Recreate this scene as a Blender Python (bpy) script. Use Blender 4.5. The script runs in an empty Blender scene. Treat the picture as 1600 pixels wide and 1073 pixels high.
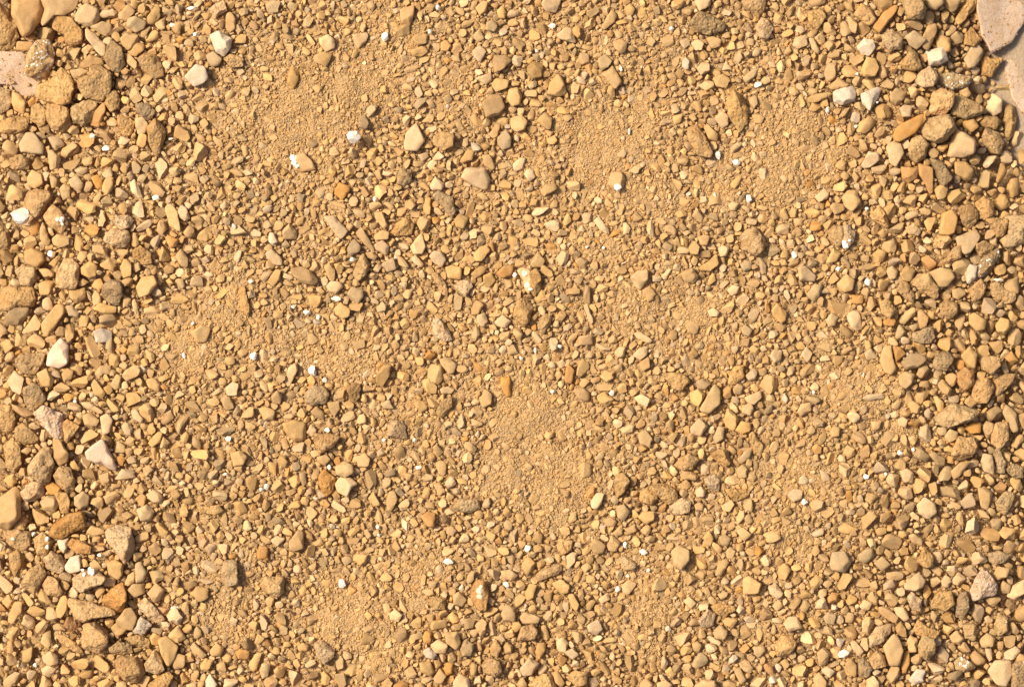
import bpy, math, random
import numpy as np

# ---------------------------------------------------------------- camera, light, exposure
SC = bpy.context.scene
S = 0.00025                 # one unit of the layout grid (1600 x 1073) in metres
CAM_H = 1.10
cam_data = bpy.data.cameras.new("camera")
cam = bpy.data.objects.new("camera", cam_data)
SC.collection.objects.link(cam)
cam.location = (0, 0, CAM_H)
cam.rotation_euler = (0, 0, 0)
cam_data.sensor_width = 36.0
cam_data.lens = 36.0 * CAM_H / (1600 * S)
cam_data.clip_start = 0.05
cam_data.clip_end = 50
cam_data.dof.use_dof = True
cam_data.dof.focus_distance = CAM_H - 0.001
cam_data.dof.aperture_fstop = 5.0
SC.camera = cam

SUN_EL, SUN_AZ = math.radians(50), math.radians(-68)     # azimuth clockwise from +Y (the top of the picture)
world = bpy.data.worlds.new("World"); SC.world = world; world.use_nodes = True
wn = world.node_tree; wn.nodes.clear()
sky = wn.nodes.new("ShaderNodeTexSky"); sky.sky_type = 'NISHITA'; sky.sun_disc = False
sky.sun_elevation = SUN_EL; sky.sun_rotation = SUN_AZ
sky.dust_density = 4.0; sky.ozone_density = 0.4; sky.air_density = 0.8
bg = wn.nodes.new("ShaderNodeBackground"); bg.inputs[1].default_value = 0.105
wo = wn.nodes.new("ShaderNodeOutputWorld")
wn.links.new(sky.outputs[0], bg.inputs[0]); wn.links.new(bg.outputs[0], wo.inputs[0])

sun_data = bpy.data.lights.new("sun", 'SUN'); sun_data.energy = 4.15; sun_data.angle = math.radians(11)
sun_data.color = (1.0, 0.915, 0.77)
sun = bpy.data.objects.new("sun", sun_data); SC.collection.objects.link(sun)
sun.rotation_euler = (math.pi / 2 - SUN_EL, 0, math.pi - SUN_AZ)
SC.view_settings.view_transform = 'Standard'; SC.view_settings.look = 'None'
SC.view_settings.gamma = 1.0; SC.view_settings.use_curve_mapping = False
SC.view_settings.exposure = 0.42
SC.cycles.max_bounces = 8; SC.cycles.diffuse_bounces = 6

# ---------------------------------------------------------------- colours (linear base colours)
COL = {
    't': (0.486, 0.295, 0.116), 'y': (0.510, 0.292, 0.108), 'o': (0.480, 0.225, 0.055), 'b': (0.350, 0.200, 0.072),
    'g': (0.430, 0.290, 0.138), 'd': (0.270, 0.182, 0.092), 'p': (0.560, 0.380, 0.200), 'w': (0.610, 0.490, 0.345),
    'c': (0.590, 0.395, 0.205), 'r': (0.310, 0.135, 0.050), 'k': (0.700, 0.500, 0.345),
}

STONES = """
T 0 0
ys7|rounded slab-shaped pale yellow|75,-20 240,-20 280,60 265,120 190,210 140,235 110,160 75,90|*the pale yellow corner slab
tr6|broad dusty tan|-40,-10 60,60 105,160 125,240 80,300 20,310 -40,300|*the dusty rock at the top left edge
ts4|wide flat sandy|245,-30 500,-30 470,60 400,100 320,100 290,165 255,150 280,60|
yr7|knobby pitted yellow|330,100 400,95 450,110 520,200 510,270 440,295 405,265 400,220 330,180|*the knobby yellow stone
tm6|glittering sandy slab-like|215,260 300,250 350,330 330,400 300,490 230,495 150,460 165,370|*the glittering tan slab
ys4|blocky ochre|105,260 210,265 205,320 100,315|
ps6|pink heart-shaped smooth|500,50 540,22 580,40 610,55 625,120 590,160 540,170 470,130 470,90|*the pink heart-shaped stone
gs5|dark-edged wedge-shaped|560,170 640,135 690,150 715,210 660,230 610,200|
cs6|long two-toned cream|530,175 560,190 660,280 650,360 600,320 540,240|*the long cream shard
dr6|long dark grey pitted|670,290 710,255 760,300 778,400 750,450 700,440 655,370|*the long dark grey stone
gr4|mottled brownish grey|440,440 520,425 555,440 500,500 460,490|
tr8|knobby cauliflower-like tan|490,500 560,465 560,420 620,405 710,465 690,500 680,580 640,625 540,600 495,555|*the cauliflower-like tan stone
tr8|large rough triangular tan|380,420 440,480 465,560 440,640 380,650 290,635 225,600 240,540 320,500|*the large rough triangular rock
tr8|round pitted tan|300,660 380,650 435,690 450,780 400,830 320,800 290,730|
gr6|crumbly brown-grey|440,660 560,620 605,640 590,700 575,750 520,790 460,760|
os5|smooth orange stick-shaped|650,635 660,690 620,795 565,780 590,700|*the orange stick-shaped stone
tr6|rounded grainy tan|660,590 720,560 755,620 740,670 690,700 655,650|
gs6|oval dull grey|790,120 850,100 915,140 900,180 850,205 795,170|
tr5|upright speckled pale tan|920,110 980,15 1000,60 1000,110 960,150 925,150|
ys6|tilted ochre block-shaped|740,90 800,25 845,70 790,135 745,120|
ts6|broad sandy faceted|750,240 790,205 865,220 860,270 800,315 765,280|
ys5|small smooth almond-shaped ochre|810,310 860,270 900,275 900,310 850,355 815,345|
yr6|wide ochre bumpy|860,370 910,335 980,345 1020,420 1020,470 960,495 890,440|
ys4|thin ochre sliver-shaped|775,330 810,340 855,390 850,440 800,400|
bs4|curved brown|500,400 560,340 640,370 650,410 520,430|
ys6|smooth yellow teardrop-shaped|75,575 120,590 160,640 150,715 90,690 75,640|
cr6|pale mottled half-cut|-30,540 60,560 75,640 50,690 -30,720|
yr6|orange-topped broad|10,760 100,725 180,740 170,810 90,840 0,830|
tr6|rounded grey-tan|200,670 240,650 290,690 280,780 250,800 190,750|
gs5|broad dull triangular|165,830 210,830 270,910 270,965 130,950 120,900|
tr6|grainy sandy|60,990 130,960 185,1000 180,1060 70,1060|
yr6|warm ochre rounded|730,720 800,725 840,770 830,840 770,855 740,790|
dr5|dark brown-grey angular|845,650 930,650 975,700 940,750 900,760 850,700|
tr7|tall rough sandy|920,800 970,740 1020,790 1040,850 1010,920 980,980 935,920|
wq7|white quartz with a dark speck|1310,220 1375,195 1450,245 1440,300 1400,355 1350,320|*the white quartz with a dark speck
ws8|bright white pointed|1155,480 1225,400 1280,420 1300,490 1270,520 1215,542|*the bright white pointed stone
cr6|pale cream angular|1305,50 1400,0 1420,70 1375,95 1345,120|
gs6|smooth beige-grey|1285,350 1330,320 1390,370 1370,410 1320,420|
tr6|yellowish speckled boxy|1400,370 1440,335 1520,370 1520,415 1440,425|
pr5|pinkish pale porous|840,740 900,735 925,780 905,840 860,840|
ys5|tall oval ochre|1415,90 1440,75 1475,120 1470,180 1430,205 1410,170|
T 1 0
ps6|square beige-grey|395,240 450,215 490,250 490,300 440,325 400,280|
cs5|pale fan-shaped|600,215 700,205 690,260 640,305 615,270|
ys6|blunt yellow upright|900,60 990,30 985,90 965,155 905,150|*the blunt yellow stone
tr5|flat square sandy|865,170 960,150 960,215 900,225 870,200|
ts5|rounded tan wedge-shaped|360,350 420,325 475,345 440,420 370,390|
bs5|long brown orange-tipped|200,460 230,410 265,440 270,500 235,560 195,520|*the brown stone with an orange tip
ps6|large smooth grey-beige|925,900 940,830 1000,770 1055,880 1010,945 930,935|*the smooth grey-beige stone
gs5|angular brownish grey|680,690 720,655 765,660 740,710 700,735|
ds5|small dark slate|640,740 680,715 705,770 690,810 640,790|*the small dark slate stone
ys5|half-buried brown-headed|250,970 300,955 340,1000 375,1060 300,1075 240,1060|*the half-buried round stone with a white side
bs6|grainy brown square|1490,350 1560,345 1600,380 1550,430 1490,460 1480,400|
bs6|large round dark brown|1415,640 1470,590 1530,600 1555,670 1520,720 1440,740|*the large round dark brown stone
ps5|pale triangular|1365,490 1470,455 1475,500 1440,530|
ts6|faceted grey-tan|1470,530 1500,490 1580,500 1570,550 1500,575|
tr5|flat buried tan|1110,850 1180,820 1235,850 1230,910 1170,945 1110,900|
ts5|knuckle-shaped sandy|970,240 1000,215 1070,215 1070,270 1010,285|
tr5|speckled oval|970,310 1040,290 1080,320 1030,355 975,350|
ys6|smooth egg-shaped ochre|1155,270 1185,250 1220,285 1195,325 1155,315|
ps5|pink-grey fan-shaped|1350,320 1400,285 1440,320 1400,395 1365,360|
gs6|small round grey|1440,140 1480,125 1510,160 1490,200 1440,190|
ds6|smooth grey oblong|1510,860 1560,810 1595,860 1590,920 1540,940 1510,900|
ys5|smooth yellow oblong|1460,840 1500,770 1530,780 1510,850 1480,868|
ys6|nubby yellow-tan|1370,50 1420,5 1450,10 1440,70 1400,98|
ys5|tall amber|1505,70 1540,38 1565,80 1555,118 1520,115|
ts5|four-sided tan|1275,1010 1320,935 1365,945 1350,1000 1290,1025|
ts5|oblong mottled|1410,970 1460,965 1495,1040 1480,1065 1430,1040|
cs5|pale plump|1010,970 1070,950 1080,980 1040,1012|
cs5|pale low triangular|1100,1000 1140,945 1180,980 1150,1005|
T 2 0
cs6|large two-toned cream|185,30 200,-10 310,-10 275,80 215,75|*the two-toned cream stone at the top edge
ps6|pale pink fan-shaped|275,220 340,170 375,180 400,270 350,260 290,240|*the pale pink fan-shaped stone
ys6|drumstick-shaped yellow|555,180 590,110 625,62 655,100 640,140 580,185|*the drumstick-shaped yellow stone
ts6|four-cornered greenish grey|558,465 630,408 685,510 645,560 590,500|*the four-cornered greenish stone
ts7|large blunt triangular tan|220,590 235,520 290,460 310,480 345,580 300,605|*the large blunt triangular stone
ys6|boxy orange-tan|630,260 680,245 720,270 710,320 680,338 640,300|
bs6|dark ochre rounded|95,420 140,385 195,410 185,480 130,495 95,450|
gs6|mottled grey-nosed|540,370 580,340 625,385 600,420 560,445 540,415|
gr6|grey-spotted flattened|1115,140 1170,70 1240,90 1330,150 1320,190 1240,220 1150,205|*the grey-spotted flattened stone
tr6|tall flattened tan|1340,640 1390,570 1440,610 1475,680 1470,770 1420,825 1350,720|*the tall flattened tan stone
yr7|large brick-shaped ochre|1095,800 1160,785 1200,850 1250,950 1235,980 1160,975 1110,880|*the brick-shaped ochre stone
ts6|bent sandy|1195,790 1225,778 1290,840 1280,885 1230,870|
ps6|round pinkish grey|1265,740 1310,695 1350,720 1355,780 1310,805|
cs6|blocky pale top-edge|1140,10 1180,-20 1245,-10 1235,40 1170,70|
tr6|large ochre top-edge|1440,10 1480,-20 1590,-20 1585,50 1540,110 1460,50|
cr7|pale speckled corner|1525,170 1560,110 1600,120 1640,180 1600,240 1540,225|
ws5|smooth white oval|1065,380 1085,358 1110,385 1105,430 1085,438 1065,415|
ps6|pale oval|1155,430 1190,390 1235,400 1235,445 1180,470|
cs5|cream triangular|1310,440 1338,378 1380,440|
gm5|dark blue-grey speckled|1170,540 1210,505 1260,510 1265,550 1210,568|*the dark blue-grey speckled stone
tr6|squarish pitted tan|1260,490 1320,460 1365,500 1340,550 1275,545|
gs5|tilted oval grey-tan|1440,490 1500,435 1540,425 1530,470 1470,520|
ts6|smooth pale pointed|150,755 210,700 250,740 240,810 215,810|
ts7|smooth rounded tan|-10,740 60,718 95,760 80,810 30,825 -5,800|
ts6|round beige|-20,560 35,548 62,600 50,650 0,665 -30,620|
ys5|small bright ochre|215,870 265,845 285,880 260,905 225,900|
cs6|pale rectangular|5,1030 50,985 90,990 70,1060 15,1072|
ps5|small pink-grey|660,960 700,930 722,950 700,990 665,985|
ts5|cubic pale|415,380 425,335 480,335 485,395 435,405|
ys5|long smooth orange-tan|1210,240 1260,230 1310,250 1300,290 1250,305|
cs5|pale knobby|1120,270 1160,245 1200,270 1185,315 1145,315|
ys6|smooth cream egg-shaped|705,50 740,22 768,55 755,98 720,95|
ts4|flat curved tan|1500,720 1540,712 1575,735 1560,775 1515,770|
T 3 0
gr8|large craggy grey|840,30 860,-20 960,-20 985,50 970,120 870,120|*the craggy grey stone at the top edge
gs6|smooth pale grey|980,-20 1080,-20 1100,20 1050,65 1000,45|
ts6|long beige prism-shaped|1105,-20 1215,-20 1180,60 1150,80 1110,50|
tr6|long sandy textured|1215,30 1260,-20 1310,10 1290,60 1200,155 1165,130|
kf4|huge pink pitted slab-like|1320,-30 1500,-30 1600,40 1590,150 1560,190 1530,250 1440,300 1400,330 1370,260 1340,220 1310,60|*the huge pink pitted stone
ys6|round yellow|1275,90 1310,60 1360,65 1365,110 1320,140|
os6|long striped orange pointed|655,170 720,80 800,28 815,50 790,90 700,210|*the striped orange spike-shaped stone
yr7|large angular ochre|535,90 580,18 640,50 680,120 630,165 560,120|*the large angular ochre stone
yr6|blocky yellow top-edge|650,-10 770,-20 780,30 710,85|
cr7|cube-like yellow-stained|710,220 780,180 840,240 835,305 765,318 720,270|*the cube-like yellow-stained stone
cs6|pale jagged diamond-shaped|855,230 915,190 990,250 930,310 885,285|
ys7|long rounded ochre|965,230 1000,160 1050,150 1055,200 1000,320 960,290|
wq6|square white|985,320 1100,293 1128,380 1060,410 1010,415|*the square white quartz
cs7|white bullet-shaped|1225,370 1270,290 1310,280 1345,320 1330,370 1290,420 1250,430|*the white bullet-shaped stone
wq5|translucent white rounded|557,290 600,243 660,250 672,300 630,350 580,335|*the translucent white stone
yr7|smooth two-horned ochre|1325,390 1355,350 1400,370 1470,365 1440,420 1400,480 1330,475|
yr7|pyramid-shaped yellow|1220,240 1270,165 1335,250 1290,290 1225,280|
ys6|tall blunt orange-tan|1050,260 1070,218 1140,240 1140,320 1110,330 1060,300|
gs5|small round dimpled|1140,230 1180,195 1222,220 1215,265 1170,278|
gm7|wide speckled dark grey|1040,490 1120,450 1200,470 1275,485 1250,540 1160,565 1080,540|*the wide speckled dark grey stone
tr7|tall speckled triangular|820,400 895,305 935,340 965,430 920,440 840,430|
cr7|pale two-lobed|915,490 960,450 1010,415 1065,470 1035,540 980,548 925,525|*the pale two-lobed stone
yr8|pitted yellow sponge-like|1010,640 1035,570 1080,555 1160,590 1155,650 1110,725 1010,710|*the yellow sponge-like stone
gr7|rough grey-brown double|1165,620 1210,600 1260,630 1350,670 1340,715 1240,750 1145,710|*the rough grey-brown stone
cs6|smooth pale grey-green|1370,620 1405,585 1465,620 1460,700 1410,728 1365,690|
os5|flat rust-orange blade-shaped|783,840 810,790 970,708 985,750 920,830 820,890 790,875|*the rust-orange blade-shaped stone
gr8|large craggy grey-topped|950,800 1000,735 1130,720 1168,800 1120,880 1040,890 980,870|*the craggy grey-topped stone
cs8|large pale ridged|1150,870 1170,810 1230,830 1300,880 1290,960 1220,985 1120,980|*the large pale ridged stone
tr8|crystal-faced tan|1340,850 1360,800 1440,830 1475,900 1450,965 1390,950 1345,890|
tr7|elongated lumpy tan|1470,760 1480,660 1530,655 1555,740 1530,850 1490,890|
tr6|speckled boxy tan|1325,770 1350,725 1430,730 1455,760 1420,815 1350,800|
gs6|smooth grey egg-shaped|737,920 780,885 830,900 850,960 800,1045 765,1020|*the smooth grey egg-shaped stone
tr7|crumbly pale grey|880,930 900,870 950,850 1005,900 990,970 930,1020 890,985|
ps6|pale cream hexagonal|585,1030 630,945 690,960 700,1000 640,1045 595,1050|
wq6|pale heart-shaped|408,580 430,560 530,540 553,580 540,630 460,658 412,640|*the pale heart-shaped stone
wq6|white wedge-like|580,590 680,545 705,560 690,610 635,695 590,650|*the white wedge-like stone
br6|brown tent-shaped|375,545 440,485 512,535 480,552 400,560|
ts6|round bulky ochre|583,440 620,360 670,370 695,420 670,475 600,480|
ts6|upright sandy|490,110 520,105 560,150 550,215 515,195|
ts5|bean-shaped sandy|355,440 380,395 425,400 420,490 380,515 358,490|
tr6|broad dull tan|245,70 340,60 360,110 310,190 260,150|
ts5|folded tan|340,150 380,140 430,210 400,225 350,200|
cr5|pale mossy|150,290 170,235 240,222 245,280 190,310|
gs5|long dull finger-shaped|255,240 285,240 325,320 310,338 275,310|
ts5|long drab pebble-like|245,620 290,590 390,575 395,600 300,640 255,640|
ps5|beige pentagonal|822,680 850,655 900,665 890,730 840,730|
ts6|folded pitted tan|760,600 800,550 865,580 850,620 800,665 770,640|
tr6|dull brown half-shaded|1190,560 1250,545 1270,590 1240,620 1200,610|
ys7|dark-framed ochre cube-like|1215,760 1290,745 1320,790 1270,830 1220,800|
T 0 1
yr8|large round golden|150,160 210,110 310,125 325,170 290,240 220,290 170,240|*the large round golden stone
yr7|flat ochre trapezoid|270,280 330,205 380,240 430,330 380,390 300,330|*the ochre trapezoid with a white speck
os6|smooth orange oval|195,310 220,290 245,330 240,380 200,405 185,370|
tr6|leaning tan|250,360 270,310 315,440 290,465 250,420|
ps6|smooth pinkish finger-shaped|430,50 480,25 520,75 500,140 440,90|
cr7|oval pale with a black dot|710,310 740,275 800,272 832,310 810,355 750,360|*the pale oval stone with a black dot
cr7|pale chalky knobby|650,410 700,355 800,375 810,420 790,470 740,480 650,440|*the chalky knobby stone
ys7|golden ball-like|150,500 200,475 270,510 282,560 230,600 160,570|*the golden ball-like stone
cr8|large pale stone with a dark pit|360,640 400,550 450,535 498,590 490,680 470,735 380,725 355,700|*the pale stone with a dark pit
gr6|lichen-mottled round|95,620 140,590 220,600 228,680 190,720 130,700|
yr6|big flat rectangular yellow|-20,740 60,720 200,725 232,800 210,850 100,850 30,870 -20,850|*the big rectangular yellow stone
dr7|round dark grey speckled|640,720 690,678 750,690 765,770 740,835 680,820 640,780|*the round dark grey stone
ds4|dark glossy flat|30,900 90,850 185,850 170,910 110,960 40,950|
ts6|long ridge-backed ochre|260,950 350,830 400,830 405,880 340,980 290,1035 265,1000|
ts5|curved pale boat-shaped|135,1010 220,890 258,950 240,990 165,1010|
ts6|rough pale two-humped|850,720 890,660 960,650 985,700 940,760 870,790|
br6|brown block-topped|830,490 880,465 945,510 950,570 890,580 835,540|
os6|dark orange buried|1030,410 1060,400 1115,430 1100,470 1060,475|
ts5|tall flat curved|1030,230 1060,195 1110,250 1130,380 1060,340|
ps6|lilac-grey bean-shaped|1110,250 1130,212 1165,225 1185,290 1160,312 1125,290|
wq6|translucent yellow-white|585,1000 630,978 695,1000 698,1060 600,1068|*the translucent yellow-white pebble
ys6|yellow-capped upright|240,700 290,680 345,690 310,770 250,770|
gs5|smooth grey flat oval|410,840 450,835 495,880 480,910 430,900|
ts6|round orange-tan|505,600 560,558 610,590 600,650 560,668 510,640|
ts6|upright tan bottle-shaped|750,600 780,540 820,580 820,650 770,665|
ts6|angular tan block-shaped|430,740 530,725 535,790 480,825 440,790|
ys5|bright ochre upright|575,780 600,738 635,790 625,830 585,835|
ts6|rounded chestnut-coloured|480,540 500,500 545,500 545,530 510,572|
ts5|long arched sandy|580,860 620,820 730,845 720,885 640,885|
ts5|tall pointed tan|1095,530 1130,480 1175,540 1170,600 1130,590|
ts6|brown-edged flat|1190,1000 1260,960 1315,980 1290,1060 1230,1070|
tr7|long pitted dark-edged|1490,740 1530,720 1565,860 1550,905 1500,860|
tr6|brown left-edge craggy|-30,290 20,320 65,410 55,470 10,475 -30,460|
ts6|smooth ball-shaped|325,420 360,390 430,410 430,455 380,475 335,460|
ts6|broad grey-tan|170,40 200,-10 260,20 270,80 220,105 175,85|
gs5|shaded grey|370,110 400,75 440,100 430,160 395,180|
ts6|rugged tan|640,90 660,45 710,30 705,110 670,148 635,120|
os5|bright orange oval|570,40 605,20 640,60 640,100 605,112|
T 1 1
ps7|long pale shard|420,280 490,280 575,370 530,425 500,395|*the tan wedge-shaped shard
ts6|slender spear-shaped|620,390 660,345 740,480 735,505 690,470|*the slender spear-shaped stone
ds6|dark grey-brown round|570,480 610,420 655,460 645,500 580,535|*the dark grey-brown stone
tr6|tall pitted conical|605,640 650,530 675,508 712,580 690,650 640,680|*the tall conical stone
cs6|faceted cream|740,455 790,430 832,465 820,525 750,490|
ts6|pointed oval|738,260 790,250 825,340 800,360 750,300|
gr7|long speckled grey triangular|1105,155 1140,125 1230,160 1245,240 1225,298 1180,240|*the long speckled grey stone
ps6|angular grey|1085,90 1120,30 1180,80 1160,120 1100,118|
gr5|square mottled grey|885,20 900,-20 970,-10 975,60 930,90 880,80|
yr6|wide golden lump-like|850,370 880,320 940,285 990,340 970,395 870,405|*the wide golden stone
yr6|yellow dark-sided|1005,320 1030,280 1090,300 1085,345 1030,375|
ps6|pale heart-shaped|965,470 1000,420 1035,385 1060,470 1040,515 985,515|
cs7|round cream dimpled|1080,530 1110,498 1160,500 1187,550 1160,600 1110,570|
ts6|pale broad two-sided|1240,300 1270,265 1330,290 1300,355 1250,350|
cr6|pale bumpy grey-marked|1235,710 1280,680 1330,685 1355,720 1310,778 1270,755|
ys6|blocky ochre square|1185,600 1220,585 1285,600 1280,675 1200,665|
ts6|smooth oval sandy|1360,520 1400,470 1440,462 1465,495 1410,560 1370,560|
ts6|hexagonal tan|1420,650 1470,630 1500,680 1460,725 1425,700|
bs5|olive brown boat-shaped|1340,640 1400,590 1445,595 1430,630 1370,672|
os6|ochre half-moon-shaped|1495,640 1550,590 1610,585 1600,650 1540,665|
yr5|long ochre leaning|1095,640 1130,630 1190,700 1200,790 1150,750|
pr6|shell-like striped grey|1105,915 1145,920 1200,980 1225,1050 1180,1060 1105,1020|*the striped shell-like stone
yr6|yellow orange-edged|485,860 530,820 590,860 580,900 540,920 500,895|*the yellow orange-edged stone
bs7|large orange-brown smooth|215,610 280,595 340,620 390,680 370,710 300,700 240,660|*the large orange-brown pod-shaped stone
cs7|smooth pale bean-shaped|60,510 100,485 160,540 165,585 120,585 70,545|
ts5|oblong beige|75,680 120,615 155,610 150,680 100,718|
cs7|shiny beige oval|435,715 470,685 530,690 545,720 500,765 460,750|
gs6|square grey-tan|570,760 600,720 670,740 670,780 640,828 590,800|
ts6|brown-spotted egg-shaped|425,600 460,570 495,610 490,680 460,680|
ts6|wide fan-shaped tan|165,370 210,325 255,380 250,420 170,425|
cs6|pale flat-bottomed|780,580 860,535 875,610 820,625|
ps7|smooth white oval|965,540 1000,520 1050,580 1030,600 985,570|
or5|red-brown rough|490,110 520,70 580,90 585,120 540,175 490,140|
ys6|egg-yellow round|930,190 970,172 1000,210 970,240 935,225|
ys6|cylindrical ochre|1045,230 1060,165 1095,165 1090,270 1055,265|
ps7|large pale cracked|1280,40 1310,-20 1430,-20 1462,50 1440,120 1370,95|*the large pale cracked stone
ts6|rounded tan kidney-shaped|735,400 790,365 830,380 825,425 745,430|
bs5|brown lens-shaped|685,510 720,500 762,530 740,555 700,540|
cs6|plump tan long|1380,900 1430,882 1450,940 1425,980 1385,950|
cs5|square cream|1490,940 1540,895 1595,935 1560,975 1510,965|
bs5|olive slanting|1345,860 1380,800 1425,835 1390,895 1350,895|
T 2 1
cs7|golden-white glassy|30,620 60,602 110,615 130,680 110,770 80,740 70,680|*the glassy golden-white stone
br7|rough golden-brown|105,640 150,600 185,660 180,730 140,780 110,740|*the rough golden-brown stone
yr7|large long ochre|5,900 40,800 90,795 135,850 110,930 80,970 40,950|*the large long ochre stone
ps7|white pink-sided faceted|740,660 790,620 850,615 850,680 800,740 765,715|*the pink-sided white stone
tr7|flat big round brown|1420,410 1470,355 1520,340 1580,420 1575,490 1530,520 1440,490|*the big round brown stone
ps5|thin translucent pink flake-like|510,310 540,280 605,360 605,400 550,365|*the thin translucent pink stone
ts6|speckled egg-shaped with a glassy end|600,80 620,10 680,0 710,50 690,110 640,125|*the glassy-ended stone
tr6|buried angular grey|1060,630 1130,600 1165,660 1140,700 1080,690|
ts6|arched sandy|1165,600 1230,560 1280,510 1292,580 1240,620 1180,620|
cs6|smooth pale egg-shaped|1220,870 1260,850 1300,880 1285,905 1240,905|
cr5|pale long-nosed|445,840 470,825 510,930 495,960 470,910|
ps5|pale rose elongated|760,1010 800,1000 880,1050 860,1075 790,1050|
ts6|tall beige|820,740 860,715 892,750 885,800 850,820|
ys6|ochre cylinder-like|415,1030 500,1020 505,1080 420,1085|
tr6|rounded brown-grey|155,960 200,890 250,890 240,950 200,1020 170,1000|
ts6|smooth rounded ochre|400,550 440,535 475,560 460,610 420,600|
ts6|flat triangular tan|175,120 210,80 270,80 280,110 200,158|
pr6|grainy pink-grey round|75,20 90,-15 140,-10 145,40 110,65|
tr5|triangular dull tan|115,570 160,500 205,560 190,600 130,600|
ts6|smooth grey oval|1105,480 1140,430 1172,470 1160,520 1115,515|
ys5|shiny yellow bean-shaped|1160,410 1200,395 1238,405 1220,460 1180,460|
cs6|pale upright|1290,480 1310,455 1360,480 1340,530 1300,530|
gs5|smooth round grey pebble-like|1425,580 1460,555 1500,565 1495,610 1450,628|
ps5|flat lilac-grey|1345,740 1380,708 1420,720 1410,760 1370,775|
gs6|round grey-tan pebble-like|1430,980 1460,955 1502,990 1480,1030 1440,1015|
tr5|buried speckled|1085,960 1120,930 1165,960 1160,1010 1100,1010|
ts5|leaning grey-brown|955,340 1000,330 1030,370 1020,410 965,370|
cs6|smooth white-tipped|1350,210 1380,185 1420,200 1400,245 1365,240|
ts6|tan fan-shaped|1125,280 1155,220 1195,290 1180,320|
T 3 1
os6|rust-topped|830,-30 940,-20 930,40 880,70 840,45|
os6|orange claw-shaped|940,-50 1030,-20 1030,130 1005,140 985,80 945,20|*the orange claw-shaped stone
dr7|dark speckled wedge-shaped|1010,-80 1090,-60 1160,40 1120,80 1080,92 1045,20|*the dark speckled wedge-shaped stone
ts7|broad golden top|1165,-60 1240,-60 1285,-10 1270,50 1230,58 1170,10|
ts7|smooth domed pale tan|462,165 500,118 550,118 580,190 555,225 525,252 480,220|*the smooth domed stone
ts6|smooth low wide|385,220 410,195 470,205 480,240 420,275|
ps5|rounded long grey-tan|290,160 350,105 382,140 370,170 320,192|
yr7|half-ovoid sandy|635,280 690,215 720,240 765,345 740,355 650,300|*the half-ovoid sandy stone
ys8|large block-shaped golden|1070,390 1085,270 1150,235 1185,290 1165,385 1130,400|*the large golden block-shaped stone
yr8|large ridged orange-tan|1190,230 1270,205 1315,250 1310,310 1250,362 1220,330|*the large ridged orange-tan stone
yr7|hooked golden|1290,200 1350,150 1410,200 1405,270 1350,305 1310,240|
ps6|sandy slab with a rosy side|1175,410 1300,362 1328,410 1270,500 1230,520 1185,470|*the sandy slab with a rosy side
yr8|round ochre pitted|1395,350 1430,290 1500,300 1480,400 1430,415|
gr7|long grey right-edge|1480,290 1620,270 1620,450 1480,470 1440,420 1500,400|*the long grey stone at the right edge
tr7|round brown-grey rough|1300,450 1350,430 1415,465 1400,500 1330,535 1298,490|
wm7|white and black glittering|1230,640 1260,580 1310,590 1300,660 1250,712|*the white and black glittering stone
dm7|tall dark mica-streaked|1300,600 1350,530 1440,475 1450,530 1390,620 1340,665 1300,660|*the tall dark mica-streaked stone
tr7|large pale wedge-shaped|885,700 940,640 1000,640 1060,720 1065,790 1020,790 950,740|*the large pale wedge-shaped stone
gs6|curved grey-brown|1010,630 1080,600 1140,615 1170,660 1120,715 1070,720|
yr7|lumpy sulphur-yellow|800,740 830,690 870,690 915,770 910,820 860,800|*the sulphur-yellow stone
tr7|rough sandy triangular|695,810 740,795 810,870 760,920 710,890|
ts8|large stone shiny domed beige|1255,900 1290,880 1365,930 1355,985 1300,1000 1260,950|*the shiny domed beige stone
ts7|smooth hexagonal tan|1420,960 1455,912 1505,925 1518,970 1480,1020 1430,1000|*the hexagonal tan stone
tr8|crumbly speckled|1390,700 1440,690 1480,740 1545,760 1540,800 1490,830 1400,780|*the crumbly speckled stone
yr6|cracked tan leaf-shaped|1250,740 1330,670 1368,720 1340,780 1290,815|
ts6|pale rhombus-shaped|1150,740 1200,725 1240,760 1190,800 1155,785|
tr7|dark-pitted tan|1070,830 1120,795 1185,825 1180,890 1130,925 1080,885|
ys6|smooth yellow leaf-like|20,870 60,820 115,880 110,930 80,945 40,910|*the smooth yellow leaf-shaped stone
gs7|square grey-brown tilted|240,770 290,700 342,715 320,780 285,818|*the tilted square grey-brown stone
tr7|two-lobed flaky|375,370 410,335 470,345 475,450 430,470 385,420|
pr7|pink-grey lobed|455,340 500,335 548,380 540,440 490,485 450,450|*the pink-grey lobed stone
ts6|folded orange-brown|360,570 410,475 455,515 430,560 385,570|
cs6|broad beige two-humped|185,600 235,590 300,650 290,685 200,680|
ts6|flat dark tan egg-shaped|430,700 490,640 540,680 530,740 480,755 440,730|
ps6|smooth grey square|362,930 400,880 440,910 420,960 380,970|
ys7|upright golden|935,870 960,862 1002,910 990,970 950,985 938,940|
os5|flat bright orange|718,935 770,905 800,930 785,965 730,965|
gr6|pale broad speckled|900,1010 1030,965 1045,1040 1000,1075 910,1060|
cs6|smooth round cream|740,620 780,590 812,620 800,665 760,675|
tr6|upright pale-topped|825,640 870,580 920,620 900,690 850,680|
tr6|rugged dark grey|1040,110 1080,80 1125,110 1110,160 1060,180|
yr6|orange-tan angular ridge-backed|1030,440 1060,400 1130,400 1155,430 1100,480 1040,480|
yr6|long ochre winged|1050,590 1110,540 1160,480 1210,450 1205,540 1120,580|
os6|smooth coppery|525,770 600,775 590,825 530,825|
cr6|pale knobbed|860,350 910,325 955,370 940,400 880,392|
T 0 2
ks7|pale pink-grey smooth|300,80 330,20 380,-30 430,20 420,130 370,155 290,140|*the translucent pink-grey stone
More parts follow.
